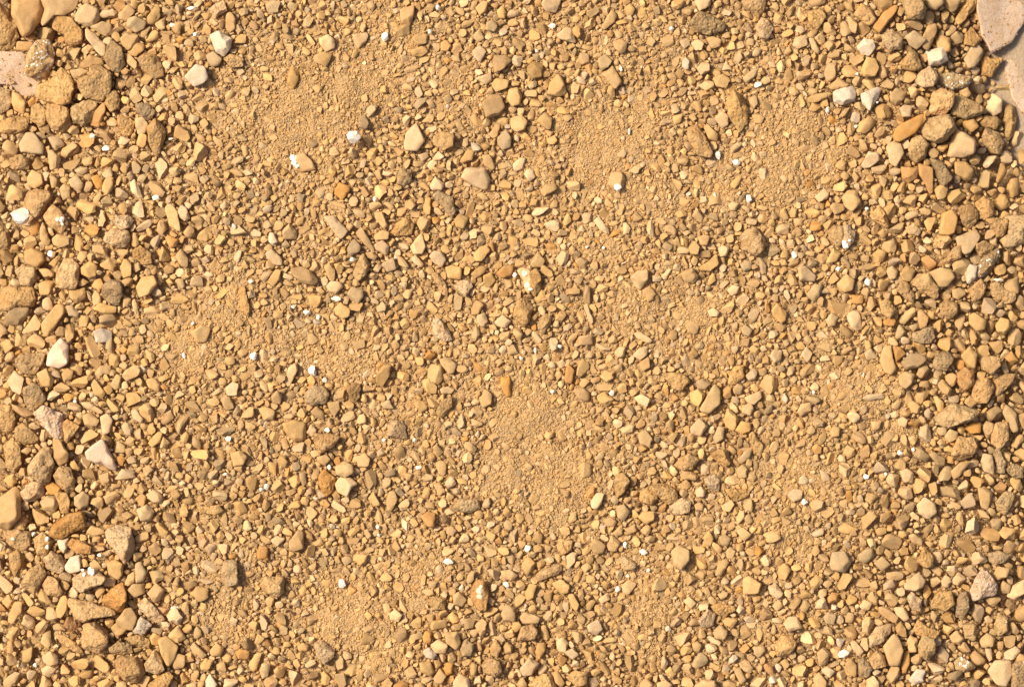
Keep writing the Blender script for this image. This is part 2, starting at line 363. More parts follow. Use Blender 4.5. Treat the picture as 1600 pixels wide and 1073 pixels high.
kr8|large pale white-lipped|210,440 270,390 390,440 395,540 385,600 330,580 270,520|*the large pale white-lipped stone
gr7|tall dark craggy|145,280 200,250 250,270 290,350 250,390 190,420 150,360|*the tall dark craggy stone
ks8|pinkish tooth-shaped|530,680 640,595 665,640 735,790 690,790 650,760 550,730|*the pinkish tooth-shaped stone
ys8|amber teardrop-shaped|330,590 370,600 430,690 420,740 370,765 335,720|*the amber teardrop-shaped stone
yr7|upright orange-tan|395,500 420,475 495,520 420,625 395,610|
ps6|smooth grey-lilac|45,240 90,170 150,220 130,325 80,300|
tr7|large pocked left-edge|-20,390 60,390 100,470 90,540 30,550 -20,540|
tr7|rough triangular dark-edged|95,530 140,495 250,590 240,612 150,640 100,590|
tr8|lumpy vertical tan|20,640 80,580 130,650 135,760 90,812 40,770|
cr8|warty cream crystal-covered|175,770 260,660 310,650 335,760 310,860 250,870 180,820|*the warty crystal-covered stone
ys8|large smooth orange-yellow|-20,980 100,895 130,940 125,1080 60,1160 -20,1150|*the large smooth orange-yellow stone
cr8|pale ring-edged grey-hearted|130,930 200,860 270,880 275,940 220,990 150,980|*the pale ring-edged stone
gs7|smooth domed olive-grey|250,990 300,950 350,955 370,1010 340,1055 270,1040|
tr7|massive bumpy tan|330,830 380,770 440,780 470,860 470,920 420,935 350,880|
or6|orange crusted|285,900 320,865 390,900 380,940 310,945|
gs7|smooth round greyish|465,960 520,925 558,960 550,1020 500,1040 465,1010|
tr6|long sandy leaning|340,930 420,935 440,990 430,1070 380,1060|
ts6|cream block-shaped|230,190 290,155 340,230 320,270 260,270|
ys6|orange-yellow knob-like|385,190 420,155 460,170 450,220 400,245|
tr6|wide ochre winged|100,100 140,65 290,60 270,110 220,200 160,190 105,140|
ts7|brown capsule-shaped|570,260 590,222 660,310 640,345 590,320|
gs6|grey upright|690,260 730,190 755,210 750,280 720,290|
cr6|pale hollow-backed|500,370 560,370 650,430 620,440 540,410|
cs6|tan knuckle-like|625,460 670,440 705,480 680,560 640,570|
ts6|grey-pitted conical|515,450 570,435 620,480 600,520 530,510|
ts7|boxy pale|615,825 680,805 690,860 640,885|
ts6|rusty smooth|890,780 930,760 965,795 910,835|
cs7|glossy cream two-bumped|910,950 960,910 1015,950 1010,1000 960,995|*the glossy cream stone
cs7|glossy pale lower|855,1040 920,1005 965,1050 940,1110 880,1110|
bs5|amber shiny|1065,930 1110,910 1130,950 1100,980 1070,960|
ts6|flat pale buried|910,230 960,215 1010,260 990,300 930,280|
os6|orange-tan pebble-like|740,40 770,12 798,40 770,68|
ts6|long wavy brown|925,620 990,550 1015,560 1000,620 950,650|
tr5|striped yellow-grey|1240,1020 1370,1010 1395,1050 1340,1075 1240,1050|
ts6|orange-backed half-buried|1440,690 1500,670 1545,710 1520,760 1460,770|
ts6|stout orange curved|590,190 630,140 695,150 690,200 650,190 620,230|
yr7|orange left-edge|-20,270 50,290 30,340 -20,360|
cs6|pale oval tilted|820,420 845,412 895,470 880,500 830,470|
T 1 2
yr7|orange-tan wedge-shaped|365,560 440,570 525,585 480,650 400,690 370,650|*the orange-tan wedge-shaped stone
gs8|dome-like pale grey|495,770 550,735 605,760 608,810 560,838 505,820|*the dome-like pale grey stone
cs8|white stone with a tan hollow|497,880 520,840 590,840 635,880 600,900 570,960 510,930|*the white stone with a tan hollow
or7|dark orange grainy|390,840 430,785 500,850 480,930 440,960 400,900|*the dark orange grainy stone
gr7|round grey half-coated|305,320 350,265 420,265 458,320 440,380 350,390 305,370|*the round half-coated stone
bs7|long brown curved|750,200 790,140 845,135 835,200 790,275 755,250|*the long brown curved stone
br6|brown tapering|570,300 600,245 650,260 650,340 620,370 580,330|
cs5|thin pale curved shard-like|180,240 205,150 250,125 260,170 205,275|*the thin pale curved shard
cr7|beige faceted|820,510 850,480 920,480 940,530 945,600 830,580|*the beige faceted stone
tr7|speckled oval grey-tan|1130,420 1170,350 1225,335 1225,400 1170,465 1135,460|*the speckled oval grey-tan stone
gr7|flat oblong grey|1230,1020 1270,975 1380,975 1405,1030 1340,1062 1250,1045|*the flat oblong grey stone
ts7|orange-tinted broad|165,500 240,480 310,500 310,600 240,615 190,560|
ts6|olive-grey rounded|15,410 60,395 115,420 110,480 50,480|
ts6|sandy wedge-shaped|445,370 520,360 525,410 490,465 455,410|
ts7|tall brown-nosed|815,990 830,930 860,920 890,970 850,1045 820,1050|
ts6|pointed grey-tan|700,970 735,925 778,1010 740,1018|
yr6|half-ring ochre|1395,350 1430,285 1475,320 1470,380 1420,405|
ts6|round grey-dimpled|1040,240 1080,215 1130,270 1125,315 1070,310|
ts6|pale smooth wide|380,710 440,695 465,725 430,765 385,740|
ts6|smooth yellowish domed|620,720 680,685 712,725 700,770 640,770|
cs6|pink-white long|1150,285 1200,270 1240,290 1220,315 1160,315|
gs6|pale grey kidney-shaped|1145,100 1200,90 1255,130 1240,180 1210,195 1160,140|
os6|rusty upright|1530,210 1590,215 1590,330 1560,330 1530,270|
tr6|small blocky tan|980,380 1010,355 1070,365 1075,410 1030,430|
ps5|pinkish trapezoid|780,380 830,350 860,410 800,410|
ts6|round ochre-grey|95,330 130,295 165,330 150,380 105,370|
ts6|dark-gapped tan|340,430 380,390 430,440 420,475 380,465|
cs6|pale round|315,560 345,503 380,545 350,588|
ts6|ridged pale brown|1105,650 1130,630 1170,680 1130,718|
yr6|golden flat-topped|1110,880 1150,870 1185,930 1140,950|
ts7|cream lobed|590,-10 680,-20 680,25 630,38|
T 2 2
gs7|large smooth grey-brown wedge|1175,410 1220,330 1265,255 1300,300 1300,380 1235,440 1190,430|*the large smooth grey-brown wedge
tr7|broad sandy angular|935,190 1010,185 1080,195 1112,240 1060,300 1010,285|*the broad sandy angular stone
yr7|large pitted golden round|1360,200 1390,145 1450,140 1450,210 1390,260 1350,250|*the pitted golden round stone
ts7|striking grey-tan kite-shaped|1325,480 1350,400 1420,470 1385,550 1335,520|
ps6|pale grey heart-like|1115,530 1170,468 1225,520 1180,582 1120,560|
gs6|flat upright grey|1258,590 1290,515 1330,530 1320,600 1270,630|
ts6|bulky tan|1110,310 1160,290 1210,320 1165,400 1120,370|
yr8|large two-peaked sandy|1245,700 1290,655 1350,670 1370,760 1330,770 1280,740|*the two-peaked sandy stone
tr7|long lumpy beige|1010,760 1060,710 1110,690 1170,730 1130,790 1060,790|
tr6|brown leaf-shaped|1050,820 1100,790 1170,830 1150,855 1070,850|
tr8|shield-shaped tan|635,880 650,820 700,810 735,860 700,940 655,965|*the shield-shaped tan stone
cr7|white pitted stone|1200,850 1270,812 1300,860 1290,925 1230,910|*the white pitted stone
tr7|rough long grey-tan|860,890 940,870 1030,930 1040,990 980,1010 900,950|*the rough long grey-tan stone
tr7|bulky buried grey-tan|800,930 860,890 915,970 880,1010 800,990|
pr5|flat mauve|985,1020 1060,965 1115,990 1110,1060 1010,1070|*the flat mauve stone
cs7|pale bulbous|490,990 530,935 575,940 560,1000 530,1035 500,1030|
gs7|pale smooth conical|650,1020 700,1005 740,1050 700,1110 660,1090|
os6|bright orange-brown column-shaped|330,240 335,170 355,125 390,170 375,250|*the bright orange-brown column-shaped stone
ts7|boxed sandy|380,290 440,275 485,310 480,360 420,350|
tr7|two-toned ragged|528,330 580,305 640,350 600,400 550,385|
ts6|round brown bumpy|550,210 580,170 635,175 635,220 590,245|
ps6|pale smooth plump|755,75 800,30 845,20 845,75 800,105|
ys6|flat orange-yellow|790,130 855,80 865,150 820,175|
cs7|round pale|640,55 670,20 712,25 700,85 660,90|
cs6|polygonal cream|765,340 810,318 868,350 840,400 785,370|
ts6|domed rosy tan|785,570 835,540 880,600 850,645 800,625|
yr6|broad golden angular|1390,545 1430,485 1490,500 1490,545 1440,572|
tr6|long dark-veined|1480,570 1510,545 1565,640 1560,710 1510,690|
cs7|pale two-toned kidney|1450,340 1550,298 1560,340 1510,385 1470,370|
cs6|faceted sandy|1460,200 1510,155 1535,180 1520,230 1480,235|
gs6|round dark tan|1435,400 1490,370 1512,410 1490,455 1440,435|
gs6|mottled brown-grey|1150,240 1190,220 1245,250 1210,290 1160,285|
yr6|curved golden|1335,910 1400,910 1490,920 1470,960 1400,985 1345,945|
gs6|round grey rough|1400,790 1440,755 1475,790 1465,840 1415,840|
ts6|cone-like ochre|970,590 1000,560 1040,565 1000,622|
ts6|gold oval|1380,290 1410,250 1445,270 1430,320 1390,315|
tr6|grey upright rough|415,770 450,740 500,760 490,830 440,840|
or5|reddish-brown|462,940 490,895 520,900 510,950 475,970|*the small reddish-brown stone
ys6|low round golden|1140,1010 1170,990 1200,1010 1190,1045 1150,1045|
ts6|golden squarish|1310,1020 1370,975 1390,1010 1360,1055 1320,1045|
ps6|smooth pinkish round|1145,920 1180,893 1215,920 1200,960 1155,960|
gs6|long olive-grey|1410,730 1450,680 1500,660 1490,710 1430,755|
T 3 2
gr8|very large long pitted grey|1035,465 1150,380 1240,395 1325,430 1280,480 1130,530 1070,505|*the very large long pitted stone
yr8|large jagged pale-yellow|1145,700 1190,580 1290,590 1310,640 1280,710 1200,732|*the large jagged yellow stone
yr8|large mossy yellow-grey|1270,330 1300,240 1380,210 1410,280 1370,375 1310,370|*the large mossy stone
yr7|ridge-topped ochre|1405,240 1480,195 1550,190 1530,250 1430,335 1415,300|
or8|reddish-stained shield-shaped|1180,190 1230,150 1290,180 1285,260 1220,305 1190,260|*the reddish-stained stone
ts8|tall pinkish-tan bulb-shaped|1205,80 1260,20 1310,70 1295,160 1250,155|
tr8|round lumpy tan|1310,110 1360,80 1440,85 1455,140 1400,195 1340,165|*the round lumpy tan stone
gr8|big shaded grey-tan round|1030,140 1050,60 1130,55 1160,100 1120,170 1060,172|
ds6|pebble with a dark blue-grey top|830,120 890,65 960,70 995,105 940,150 860,170|*the stone with a dark blue-grey top
ts7|smooth two-part ochre|700,110 720,25 770,15 780,100 805,160 770,200 730,180|*the smooth two-part stone
os6|bright orange wedge|780,20 830,25 860,65 800,118|*the bright orange wedge
gs5|smooth grey pointed|600,60 640,30 690,90 620,108|
ps6|small grey-pink diamond-shaped|205,75 240,20 278,65 250,125|
cs7|cream angular tall|10,80 40,40 90,45 80,110 40,125|
ts7|rounded heart-like tan|815,210 860,175 918,195 900,255 860,285 825,260|
ts7|bean-like pale brown|1060,260 1090,222 1150,290 1130,335 1080,300|
yr8|tall ochre stone with a dark cross-shaped scar|1395,580 1420,495 1500,490 1500,600 1450,660 1395,630|*the ochre stone with a dark scar
gs7|long smooth grey|1465,430 1490,385 1555,440 1565,550 1530,560 1490,490|*the long smooth grey stone
tr6|upright orange-tan slice-shaped|1340,540 1360,490 1410,500 1400,570 1370,600|
os6|orange-tan block-like|1225,530 1270,495 1330,495 1330,560 1270,565|
gs7|smooth round olive|1100,580 1140,535 1190,560 1180,600 1130,620|
cs7|pale upright rectangular|1330,740 1345,690 1400,700 1412,770 1410,820 1350,800|
gr7|dark long rounded|1405,690 1440,650 1485,740 1480,815 1440,810|
gs6|long pale slanted|1000,690 1040,680 1105,720 1100,765 1060,760|
ts7|long split ochre|1145,800 1200,745 1270,735 1200,830 1160,850|
cr7|pale grey-marked square|825,800 870,780 910,810 905,875 850,870|
ps5|flat reddish-mauve|930,1010 980,960 1040,1000 1055,1060 1000,1100 940,1060|*the flat reddish-mauve stone
gr7|grooved grey|1425,990 1480,930 1540,940 1530,1010 1480,1070 1430,1050|*the grooved grey stone
ts7|tall sandy tapering|1310,900 1350,890 1405,940 1370,1040 1330,1020|
tr6|dull brown square|255,1000 300,975 350,985 345,1035 290,1060|
ps6|smooth pinkish-grey dome-like|120,950 160,910 218,920 210,970 160,992|
ts6|flat dull ochre|180,430 210,380 270,370 270,420 210,460|
ts6|olive oval|385,560 410,510 450,530 445,580 400,590|
ts6|grey squarish|870,380 910,360 955,395 940,440 900,430|
ps6|translucent grey|810,480 840,458 875,480 860,525 820,515|
os6|smooth orange|275,650 305,625 335,650 330,690 290,690|
ys6|rough orange right-edge|1560,450 1620,430 1620,540 1590,530|
yr6|smooth golden right-edge|1535,680 1580,655 1640,680 1620,740 1570,720|
gr7|dull clumped|1490,790 1530,750 1600,770 1590,840 1530,840|
tr6|blocky pale small|1225,370 1260,325 1305,370 1270,405|
or5|salmon-coloured|1480,90 1520,50 1565,110 1520,130|
T 0 3
or8|large rough orange-tan|310,100 330,60 430,-10 520,-20 525,80 450,110 380,150 315,140|*the large rough orange-tan stone
tr7|broad dusty wide|15,100 90,90 190,110 190,190 150,220 60,195|*the broad dusty stone with a white spot
tr7|roundish tan|210,150 260,110 340,160 290,250 230,255|
yr6|tan corner|50,40 110,-10 180,30 150,95 60,95|
or7|orange-brown hook-shaped|425,190 450,145 510,165 575,200 560,240 480,245|
ws6|pale block-shaped|358,160 430,142 420,210 395,240 370,210|
ws7|smooth white two-sided|405,320 440,265 500,250 500,350 440,365 410,345|*the smooth white block-like stone
cr8|large cream two-topped|270,280 320,225 390,260 405,320 380,370 300,340|*the large cream two-topped stone
yr7|mustard upright|55,250 110,215 155,260 150,320 95,390 60,330|
tr8|large lumpy sandy|140,410 190,340 250,305 290,370 260,430 215,500 150,450|
yr7|rounded wedge-shaped golden|265,440 300,375 345,400 395,480 370,510 290,500|*the rounded golden wedge
cr8|large pale crystal-topped|450,400 520,340 600,350 665,390 640,430 500,490 460,450|*the large crystal-topped stone
or7|large orange bulging|635,540 720,440 770,420 790,500 780,590 730,610 680,570|*the large bulging orange stone
tr8|very large ridged spearhead-shaped|422,545 440,520 560,545 690,580 720,622 640,640 580,650 520,675 470,640|*the ridged spearhead-shaped stone
yr9|very large round-cornered pale yellow|500,770 540,680 590,665 670,720 680,800 620,870 520,830|*the very large round-cornered stone
ts8|large faceted sandy|725,660 780,590 820,580 855,640 830,720 780,715 740,690|
tr6|dull tan lower-tucked|695,710 730,670 790,720 760,750 735,780|
cr7|pale bone-like|860,560 910,515 1035,650 1000,682 930,650 880,600|*the pale bone-like stone
wr7|pinkish-white triangular|830,720 880,630 955,690 900,745 840,740|*the pinkish-white triangular stone
gr7|oblong grey-brown|680,830 740,785 820,810 830,860 760,872 690,860|
tr7|wide bumpy tan|765,770 860,750 935,775 930,830 880,830 820,800|
yr9|large crusty golden|720,910 770,880 895,900 910,980 860,1050 770,1035 730,980|*the large crusty golden stone
ts8|broad mussel-shaped brown|985,780 1040,755 1115,820 1090,900 1050,950 1010,880|*the broad mussel-shaped stone
cr7|pale cracked flat|905,930 960,840 1010,890 1030,970 980,1000 910,980|
ts7|rounded tan pebble-like|1070,900 1110,862 1160,880 1150,950 1090,965|
tr7|triangular ribbed tan|1040,770 1110,690 1160,770 1110,800|
cr7|cream domed white-tipped|1040,630 1090,570 1145,640 1120,685 1060,665|*the cream domed stone with a white tip
ys7|amber pointed|935,770 960,735 1005,760 985,815 950,810|
gs7|tall grey-tan faceted|845,310 880,290 915,360 900,410 850,430|
ts6|smooth hooded tan|795,470 830,430 900,430 905,490 840,515|
ts6|upright pale yellow|778,430 800,380 840,350 840,420 800,445|
ys7|mustard pyramid-shaped|920,490 975,425 1030,470 1000,530 965,548|
ts7|angular wide-topped sandy|668,300 720,280 770,310 765,370 735,405 680,370|
cr9|pale grey-crusted tall|650,110 720,60 820,80 835,190 830,240 780,310 730,240 680,180|*the tall grey-crusted stone
ts6|long narrow grey|350,590 385,505 425,510 415,600 370,660|*the long narrow grey stone
rr6|dark red-brown|400,690 420,640 480,640 510,690 450,740|*the dark red-brown stone
yr7|long ochre slanting|340,740 400,750 480,800 525,860 470,860 380,800|
ys6|curved yellow|55,620 90,545 140,540 135,610 80,680 50,670|
ts6|bright tan square|10,540 55,495 90,540 50,585|
cs7|smooth cream round|265,880 310,850 365,880 360,930 310,945 275,920|*the smooth cream round stone
cs6|smooth cream lower lobed|255,960 300,940 355,960 310,1015 270,1000|
ts5|flat tan smooth|1190,830 1210,795 1295,880 1260,895 1210,865|
ts6|pale orange ball-like|1310,850 1350,800 1400,830 1380,880 1320,880|
os6|orange-brown block|1470,860 1500,835 1560,850 1550,900 1490,900|
gr7|tall grey-tan block-shaped|1380,360 1400,285 1480,290 1485,430 1420,445 1385,420|*the tall grey-tan block
ts6|broad round flat|1200,490 1230,445 1300,460 1300,520 1240,545|
yr7|golden bottom-edge|1250,940 1280,895 1340,905 1300,970 1255,970|
yr8|bottom-edge sandy broad|930,1060 1000,1000 1060,970 1085,1010 1040,1080 950,1110|
ts7|tan smooth|540,110 570,65 650,90 650,120 580,130|
ws6|white quartz-topped|1285,1040 1310,990 1360,1060 1330,1100 1290,1080|
T 1 3
pr8|pale pink-grey speckled round|370,800 410,780 495,840 480,890 430,935 375,890|*the pink-grey speckled stone
tr7|greenish square|20,440 60,380 175,385 178,490 130,510 70,490|*the greenish square stone
ts7|greyish block-shaped|205,170 260,95 295,110 298,210 240,228 210,220|*the greyish block-shaped stone
cs6|pale cream lens-shaped|90,160 130,130 182,150 130,200|
os6|orange-brown cube-like|5,230 30,195 75,200 75,275 10,275|
ts7|low orange-tan square|608,280 620,245 695,250 690,300 650,318|
ps6|pale lilac rounded|832,620 870,588 915,625 890,670 840,655|
tr7|rectangular pale buried|1070,530 1110,510 1188,520 1180,590 1110,590|
or6|orange stone ring with a pale core|1330,480 1370,410 1420,400 1455,480 1440,600 1390,590 1350,530|*the orange stone with a pale core
ts8|large smooth boxy tan|1180,735 1260,730 1280,800 1250,845 1190,800|*the large boxy tan stone
cr7|pale cream lumpy|1090,810 1140,775 1200,810 1180,870 1120,860|
wr7|white rounded speckled|1045,850 1080,825 1130,870 1110,905 1060,890|
gr7|dark brown round speckled|1270,830 1310,775 1360,810 1345,880 1290,880|
yr7|golden tall leaning|1370,690 1410,648 1445,670 1430,740 1405,770|
yr7|mustard tall|1460,830 1500,780 1535,830 1510,890 1470,870|
yr8|large golden stone with pale face|1410,930 1450,890 1520,910 1538,980 1500,1020 1420,980|*the large golden stone near the bottom edge
ts8|large smooth slanted tan|1020,920 1090,920 1115,980 1090,1008 1030,980|
ts7|rounded triangular brown|1110,1020 1150,955 1190,1010 1160,1055 1120,1050|
os6|shiny amber round|1172,960 1190,922 1230,930 1225,990 1190,1005|
os6|smooth orange|1040,760 1060,725 1100,735 1090,800 1050,800|
cs7|cream top edge|1230,1050 1270,990 1330,1020 1340,1100 1240,1100|
ts7|smooth long yellow|1085,690 1110,660 1190,655 1190,700 1100,720|
os7|orange-brown half-round|1030,10 1070,-20 1120,-10 1115,80 1070,70|
ts6|round ochre|1190,90 1220,65 1258,100 1230,133 1195,120|
ys6|orange-yellow bean-shaped|850,200 870,150 905,210 880,232|
ts6|round grey-green|1230,500 1270,480 1315,530 1290,570 1235,560|
cs6|smooth pale upright|1370,1020 1400,1000 1410,1050 1360,1060|
ys6|yellow round-ended|258,825 290,795 330,815 320,850 270,850|
ts7|flat wide pale|1530,350 1590,340 1640,380 1600,410 1540,390|
ts6|ochre edge-on|-10,800 10,740 55,770 20,810|
ts6|dull domed tan|650,780 690,745 742,770 720,810 660,808|
ys6|smooth sandy teardrop-shaped|672,100 700,88 722,130 700,155|
ts6|greyish right side|1530,620 1560,560 1620,580 1620,670 1550,660|
T 2 3
gs8|grey-banded round|995,230 1040,190 1105,220 1110,280 1060,345 1010,320|*the grey-banded round stone
tr7|long tan bone-shaped|140,380 180,345 300,308 320,340 290,370 170,415|*the long bone-shaped stone
ts6|flat speckled round|60,310 100,255 148,300 130,350 90,380|
cs6|pale elongated upright|340,260 375,233 408,240 390,300 350,340|
tr7|angular sandy broad|250,430 300,400 365,440 350,485 300,490|
ts6|pale grey pitted oval|80,490 110,430 158,440 130,520 95,535|
yr8|large golden bottom-left|30,790 60,700 130,680 163,720 140,780|*the large golden stone
cs8|pale faceted|50,960 110,890 175,930 120,1000 70,1005|*the pale faceted stone near the bottom edge
ys8|yellow capsule-shaped|145,860 160,800 210,800 210,840 170,910|
os8|glossy orange round|285,900 310,868 348,900 320,945 295,930|*the glossy orange pebble
cs7|pale ridge-topped|275,790 320,760 355,800 330,860 290,850|
cs7|smooth cream wedge-shaped|325,860 380,830 418,870 380,905|
cs7|pale cream shell-like|470,690 540,650 568,715 530,750 480,730|*the pale shell-like stone
tr7|broad grey-tan triangular|335,1010 390,975 470,980 465,1060 400,1070|
tr8|cream broad bottom-edge|100,1060 190,995 250,995 280,1080 180,1110|
ys7|mustard leaning|255,985 285,970 330,1050 310,1075 270,1050|
ts7|smooth knobby olive|490,190 520,140 585,190 570,240 510,240|
tr7|sandy ribbed|595,190 620,125 675,170 650,225 605,225|
yr7|orange-centred square|280,210 290,150 375,160 375,220 320,250|
yr6|rough golden small|120,160 160,95 190,120 185,180|
ts6|flat grey-tan pointed|685,440 730,405 778,430 730,500 695,490|
gr6|lumpy grey|665,270 700,250 780,310 770,360 700,350|
ts6|orange-tan smooth|705,90 770,55 780,100 730,122|
ts6|tan drumstick-shaped|632,110 690,55 690,120 650,140|
ts7|low smooth grey-tan|785,15 820,-20 885,-20 890,30 840,60|
ts6|round smooth sandy|572,40 610,15 655,40 640,75 590,70|
yr6|brown-tan oblong|800,100 840,60 870,75 850,135|
cs8|large pale cream bottom-edge|1130,1070 1190,1030 1270,1035 1280,1110 1140,1110|*the large cream stone at the bottom edge
yr7|wide flat ochre|1240,570 1290,550 1390,570 1395,600 1330,635 1270,610|*the wide flat ochre stone
cr8|pale crusty|1165,660 1220,590 1275,620 1260,690 1190,710|
gr7|dark rough|1255,730 1300,685 1350,720 1330,780 1270,770|
ys7|orange-tan pillow-shaped|1315,660 1350,640 1410,655 1380,705 1330,690|
cs5|cream stick-shaped|1215,765 1235,755 1307,790 1300,820 1240,790|*the cream stick-shaped stone
ys8|pale yellow heart-shaped|1445,400 1480,380 1560,430 1540,490 1445,495|*the pale yellow heart-shaped stone
ts6|long flat orange-tan|1270,380 1290,290 1340,275 1355,300 1310,380|
gs6|smooth olive-grey round|1290,140 1330,120 1370,150 1350,195 1310,185|
gs6|broad greenish|1400,100 1440,75 1498,125 1450,165|
ts6|pillow-like tan|1195,140 1230,95 1262,150 1240,195 1205,180|
ps6|dark pinkish-brown|1070,540 1110,510 1150,550 1120,585|
ts7|plump oblong smooth|1390,980 1420,950 1468,1030 1430,1060|
cs7|pale small bottom-edge|905,1050 960,1030 1005,1065 960,1100 910,1090|
ys7|tan arched bottom|800,1050 840,1018 885,1060 850,1100 800,1090|
ps6|grey square-ish|540,525 600,485 612,530 560,555|
ts6|long slim tan|350,500 380,490 420,560 405,610 370,570|
ts6|grey smooth bottom|955,980 990,945 1028,990 1000,1018|
os6|orange-tan polished|1420,840 1460,802 1488,830 1450,868|
ts7|sandy plump|48,640 80,605 175,640 160,680 70,680|
T 3 3
kr9|very large cream orange-stained triangular|1260,470 1330,345 1370,350 1435,440 1430,495 1280,538|*the large orange-stained triangular stone
ts9|large flat-topped pale tan|720,820 790,740 820,770 845,850 820,940 760,940 740,880|*the large flat-topped tan stone
cr7|large pale blocky|632,760 680,700 768,680 765,740 700,800 640,828|*the large pale blocky stone
ps8|big mauve-patched square|1375,980 1420,910 1520,910 1525,1000 1490,1070 1430,1060|*the big mauve-patched stone
cr8|large cream corner|1530,930 1640,900 1640,1100 1520,1100|
gs7|bulging dark grey-green|385,310 400,235 480,225 520,300 480,358 400,345|*the bulging grey-green stone
gs6|blue-grey faceted|560,250 610,215 650,205 665,260 620,300 570,290|
gs7|grey five-sided|660,300 715,258 768,310 715,355|
tr7|tall rough ochre|925,290 975,200 1030,250 1030,320 980,330|
cr7|grey-faced cream upright|868,520 900,478 960,530 960,610 900,590|*the grey-faced cream stone
ys7|smooth curved ochre|690,570 750,580 815,640 795,680 730,640 695,610|*the smooth curved ochre stone
cs7|yellowish cream fan-shaped|788,580 850,570 885,650 850,668 800,620|
cs8|smooth cream two-lobed|850,440 880,405 940,362 985,410 970,450 920,475 860,465|*the smooth two-lobed cream stone
cs7|light ridged|1155,400 1190,355 1238,400 1190,445 1155,430|
cs7|smooth pale oval|1082,410 1110,372 1148,400 1130,455 1090,450|
dr8|dark brown spotted|1175,570 1200,490 1245,480 1262,580 1220,650 1170,640|*the dark brown spotted stone
tr8|pale crusted pink-topped|1020,540 1080,470 1150,480 1165,560 1110,600 1040,580|
os7|long brown-orange slender|835,960 850,860 885,850 885,930 850,1010|*the long slender brown-orange stone
yr7|golden cubic|870,790 890,750 935,770 930,855 880,860|
gr8|large pale mottled|940,820 970,750 1040,780 1045,860 1000,920 945,880|
yr7|broad golden double|905,720 940,650 1000,700 1080,730 1050,770 930,755|
br7|dark orange tall|795,700 830,665 865,710 865,765 810,750|
ts8|pitted pale orange|740,1010 770,945 820,950 820,1010 770,1055|
yr7|speckled sandy rounded|630,900 680,840 730,880 740,950 660,965|
gm7|white and grey crystalline|1165,920 1200,880 1270,920 1300,950 1230,985 1170,965|*the white and grey crystalline stone
wm6|white quartzy|880,1030 930,960 980,970 970,1040 910,1058|
dr7|dark striped|560,900 600,890 650,960 620,1015 570,1010|*the dark striped stone
ps7|grey-mauve smooth|615,1030 660,1003 695,1050 690,1100 625,1100|
gr7|pale-topped dark-veined|1410,690 1440,610 1495,640 1500,720 1440,760|
ys7|smooth ochre knob-like|1135,760 1180,720 1225,770 1200,815 1150,795|
gr6|dull brownish-grey pebbly|1320,780 1370,735 1420,770 1400,825 1340,825|
ps7|pinkish curved|1475,860 1540,820 1580,850 1530,905 1480,905|
ys7|smooth yellow round|1425,870 1445,845 1470,870 1450,900 1428,895|
yr7|small golden right-edge|1540,900 1570,865 1620,880 1600,935 1550,930|
cs8|long pale cream lobed|1490,510 1530,440 1610,400 1620,480 1540,530|*the long pale lobed stone
ts7|smooth grey-tan|1445,460 1470,410 1518,440 1510,490 1470,490|
tr7|pale green-grey angular|1405,370 1440,320 1510,340 1490,390 1430,412|
tr7|top sandy|1440,110 1470,70 1550,90 1540,150 1480,155|
cs8|cream angular|95,680 130,635 180,635 215,705 130,730|*the cream angular stone
tr7|shaded broad tan|40,820 90,750 150,760 180,800 140,870 60,880|
gs6|grey-white smooth|345,640 375,605 425,630 410,685 365,680|
yr7|smooth ochre|60,340 100,295 145,345 110,410 70,390|
tr6|rusty-spotted|260,420 300,370 345,410 310,460 270,455|
os7|orange tan capsule-shaped|370,520 400,485 445,490 430,540 380,552|
cs7|pale angled block|515,795 545,785 598,850 570,885 530,840|
ts7|narrow tilted tan|480,930 520,890 555,940 550,1010 510,1000|
tr7|crumbly ochre|305,860 350,825 390,860 370,930 320,945|
cr7|pale left-edge|0,450 50,425 97,490 60,530 10,490|
ts7|smooth grey-tan bottom-left|280,1020 320,980 365,1040 360,1090 300,1080|
ps6|pale slanted flat|330,970 370,945 420,975 385,1020|
ts6|bent ochre|875,130 910,115 970,150 960,190 900,170|
cs6|pale ochre rounded|570,570 600,530 650,550 630,595 590,590|
tr7|round brown porous|620,510 650,475 692,510 680,560 640,555|
tr8|big dull tan|1220,690 1280,660 1320,720 1290,790 1230,770|
gr6|dark grey clustered|1380,240 1440,225 1520,250 1480,300 1420,310 1380,290|
ys7|flat golden left-edge|-10,110 70,100 80,150 30,175 -10,170|
T 0 0
kf3|flat pink-beige slab-like|-100,320 150,330 165,470 240,510 220,590 140,600 60,530 -100,520|*the flat pink-beige slab
T 3 0
kf3|flat speckled beige|1480,400 1530,350 1640,340 1700,500 1640,720 1590,705 1530,620 1500,500|*the flat speckled beige stone
"""
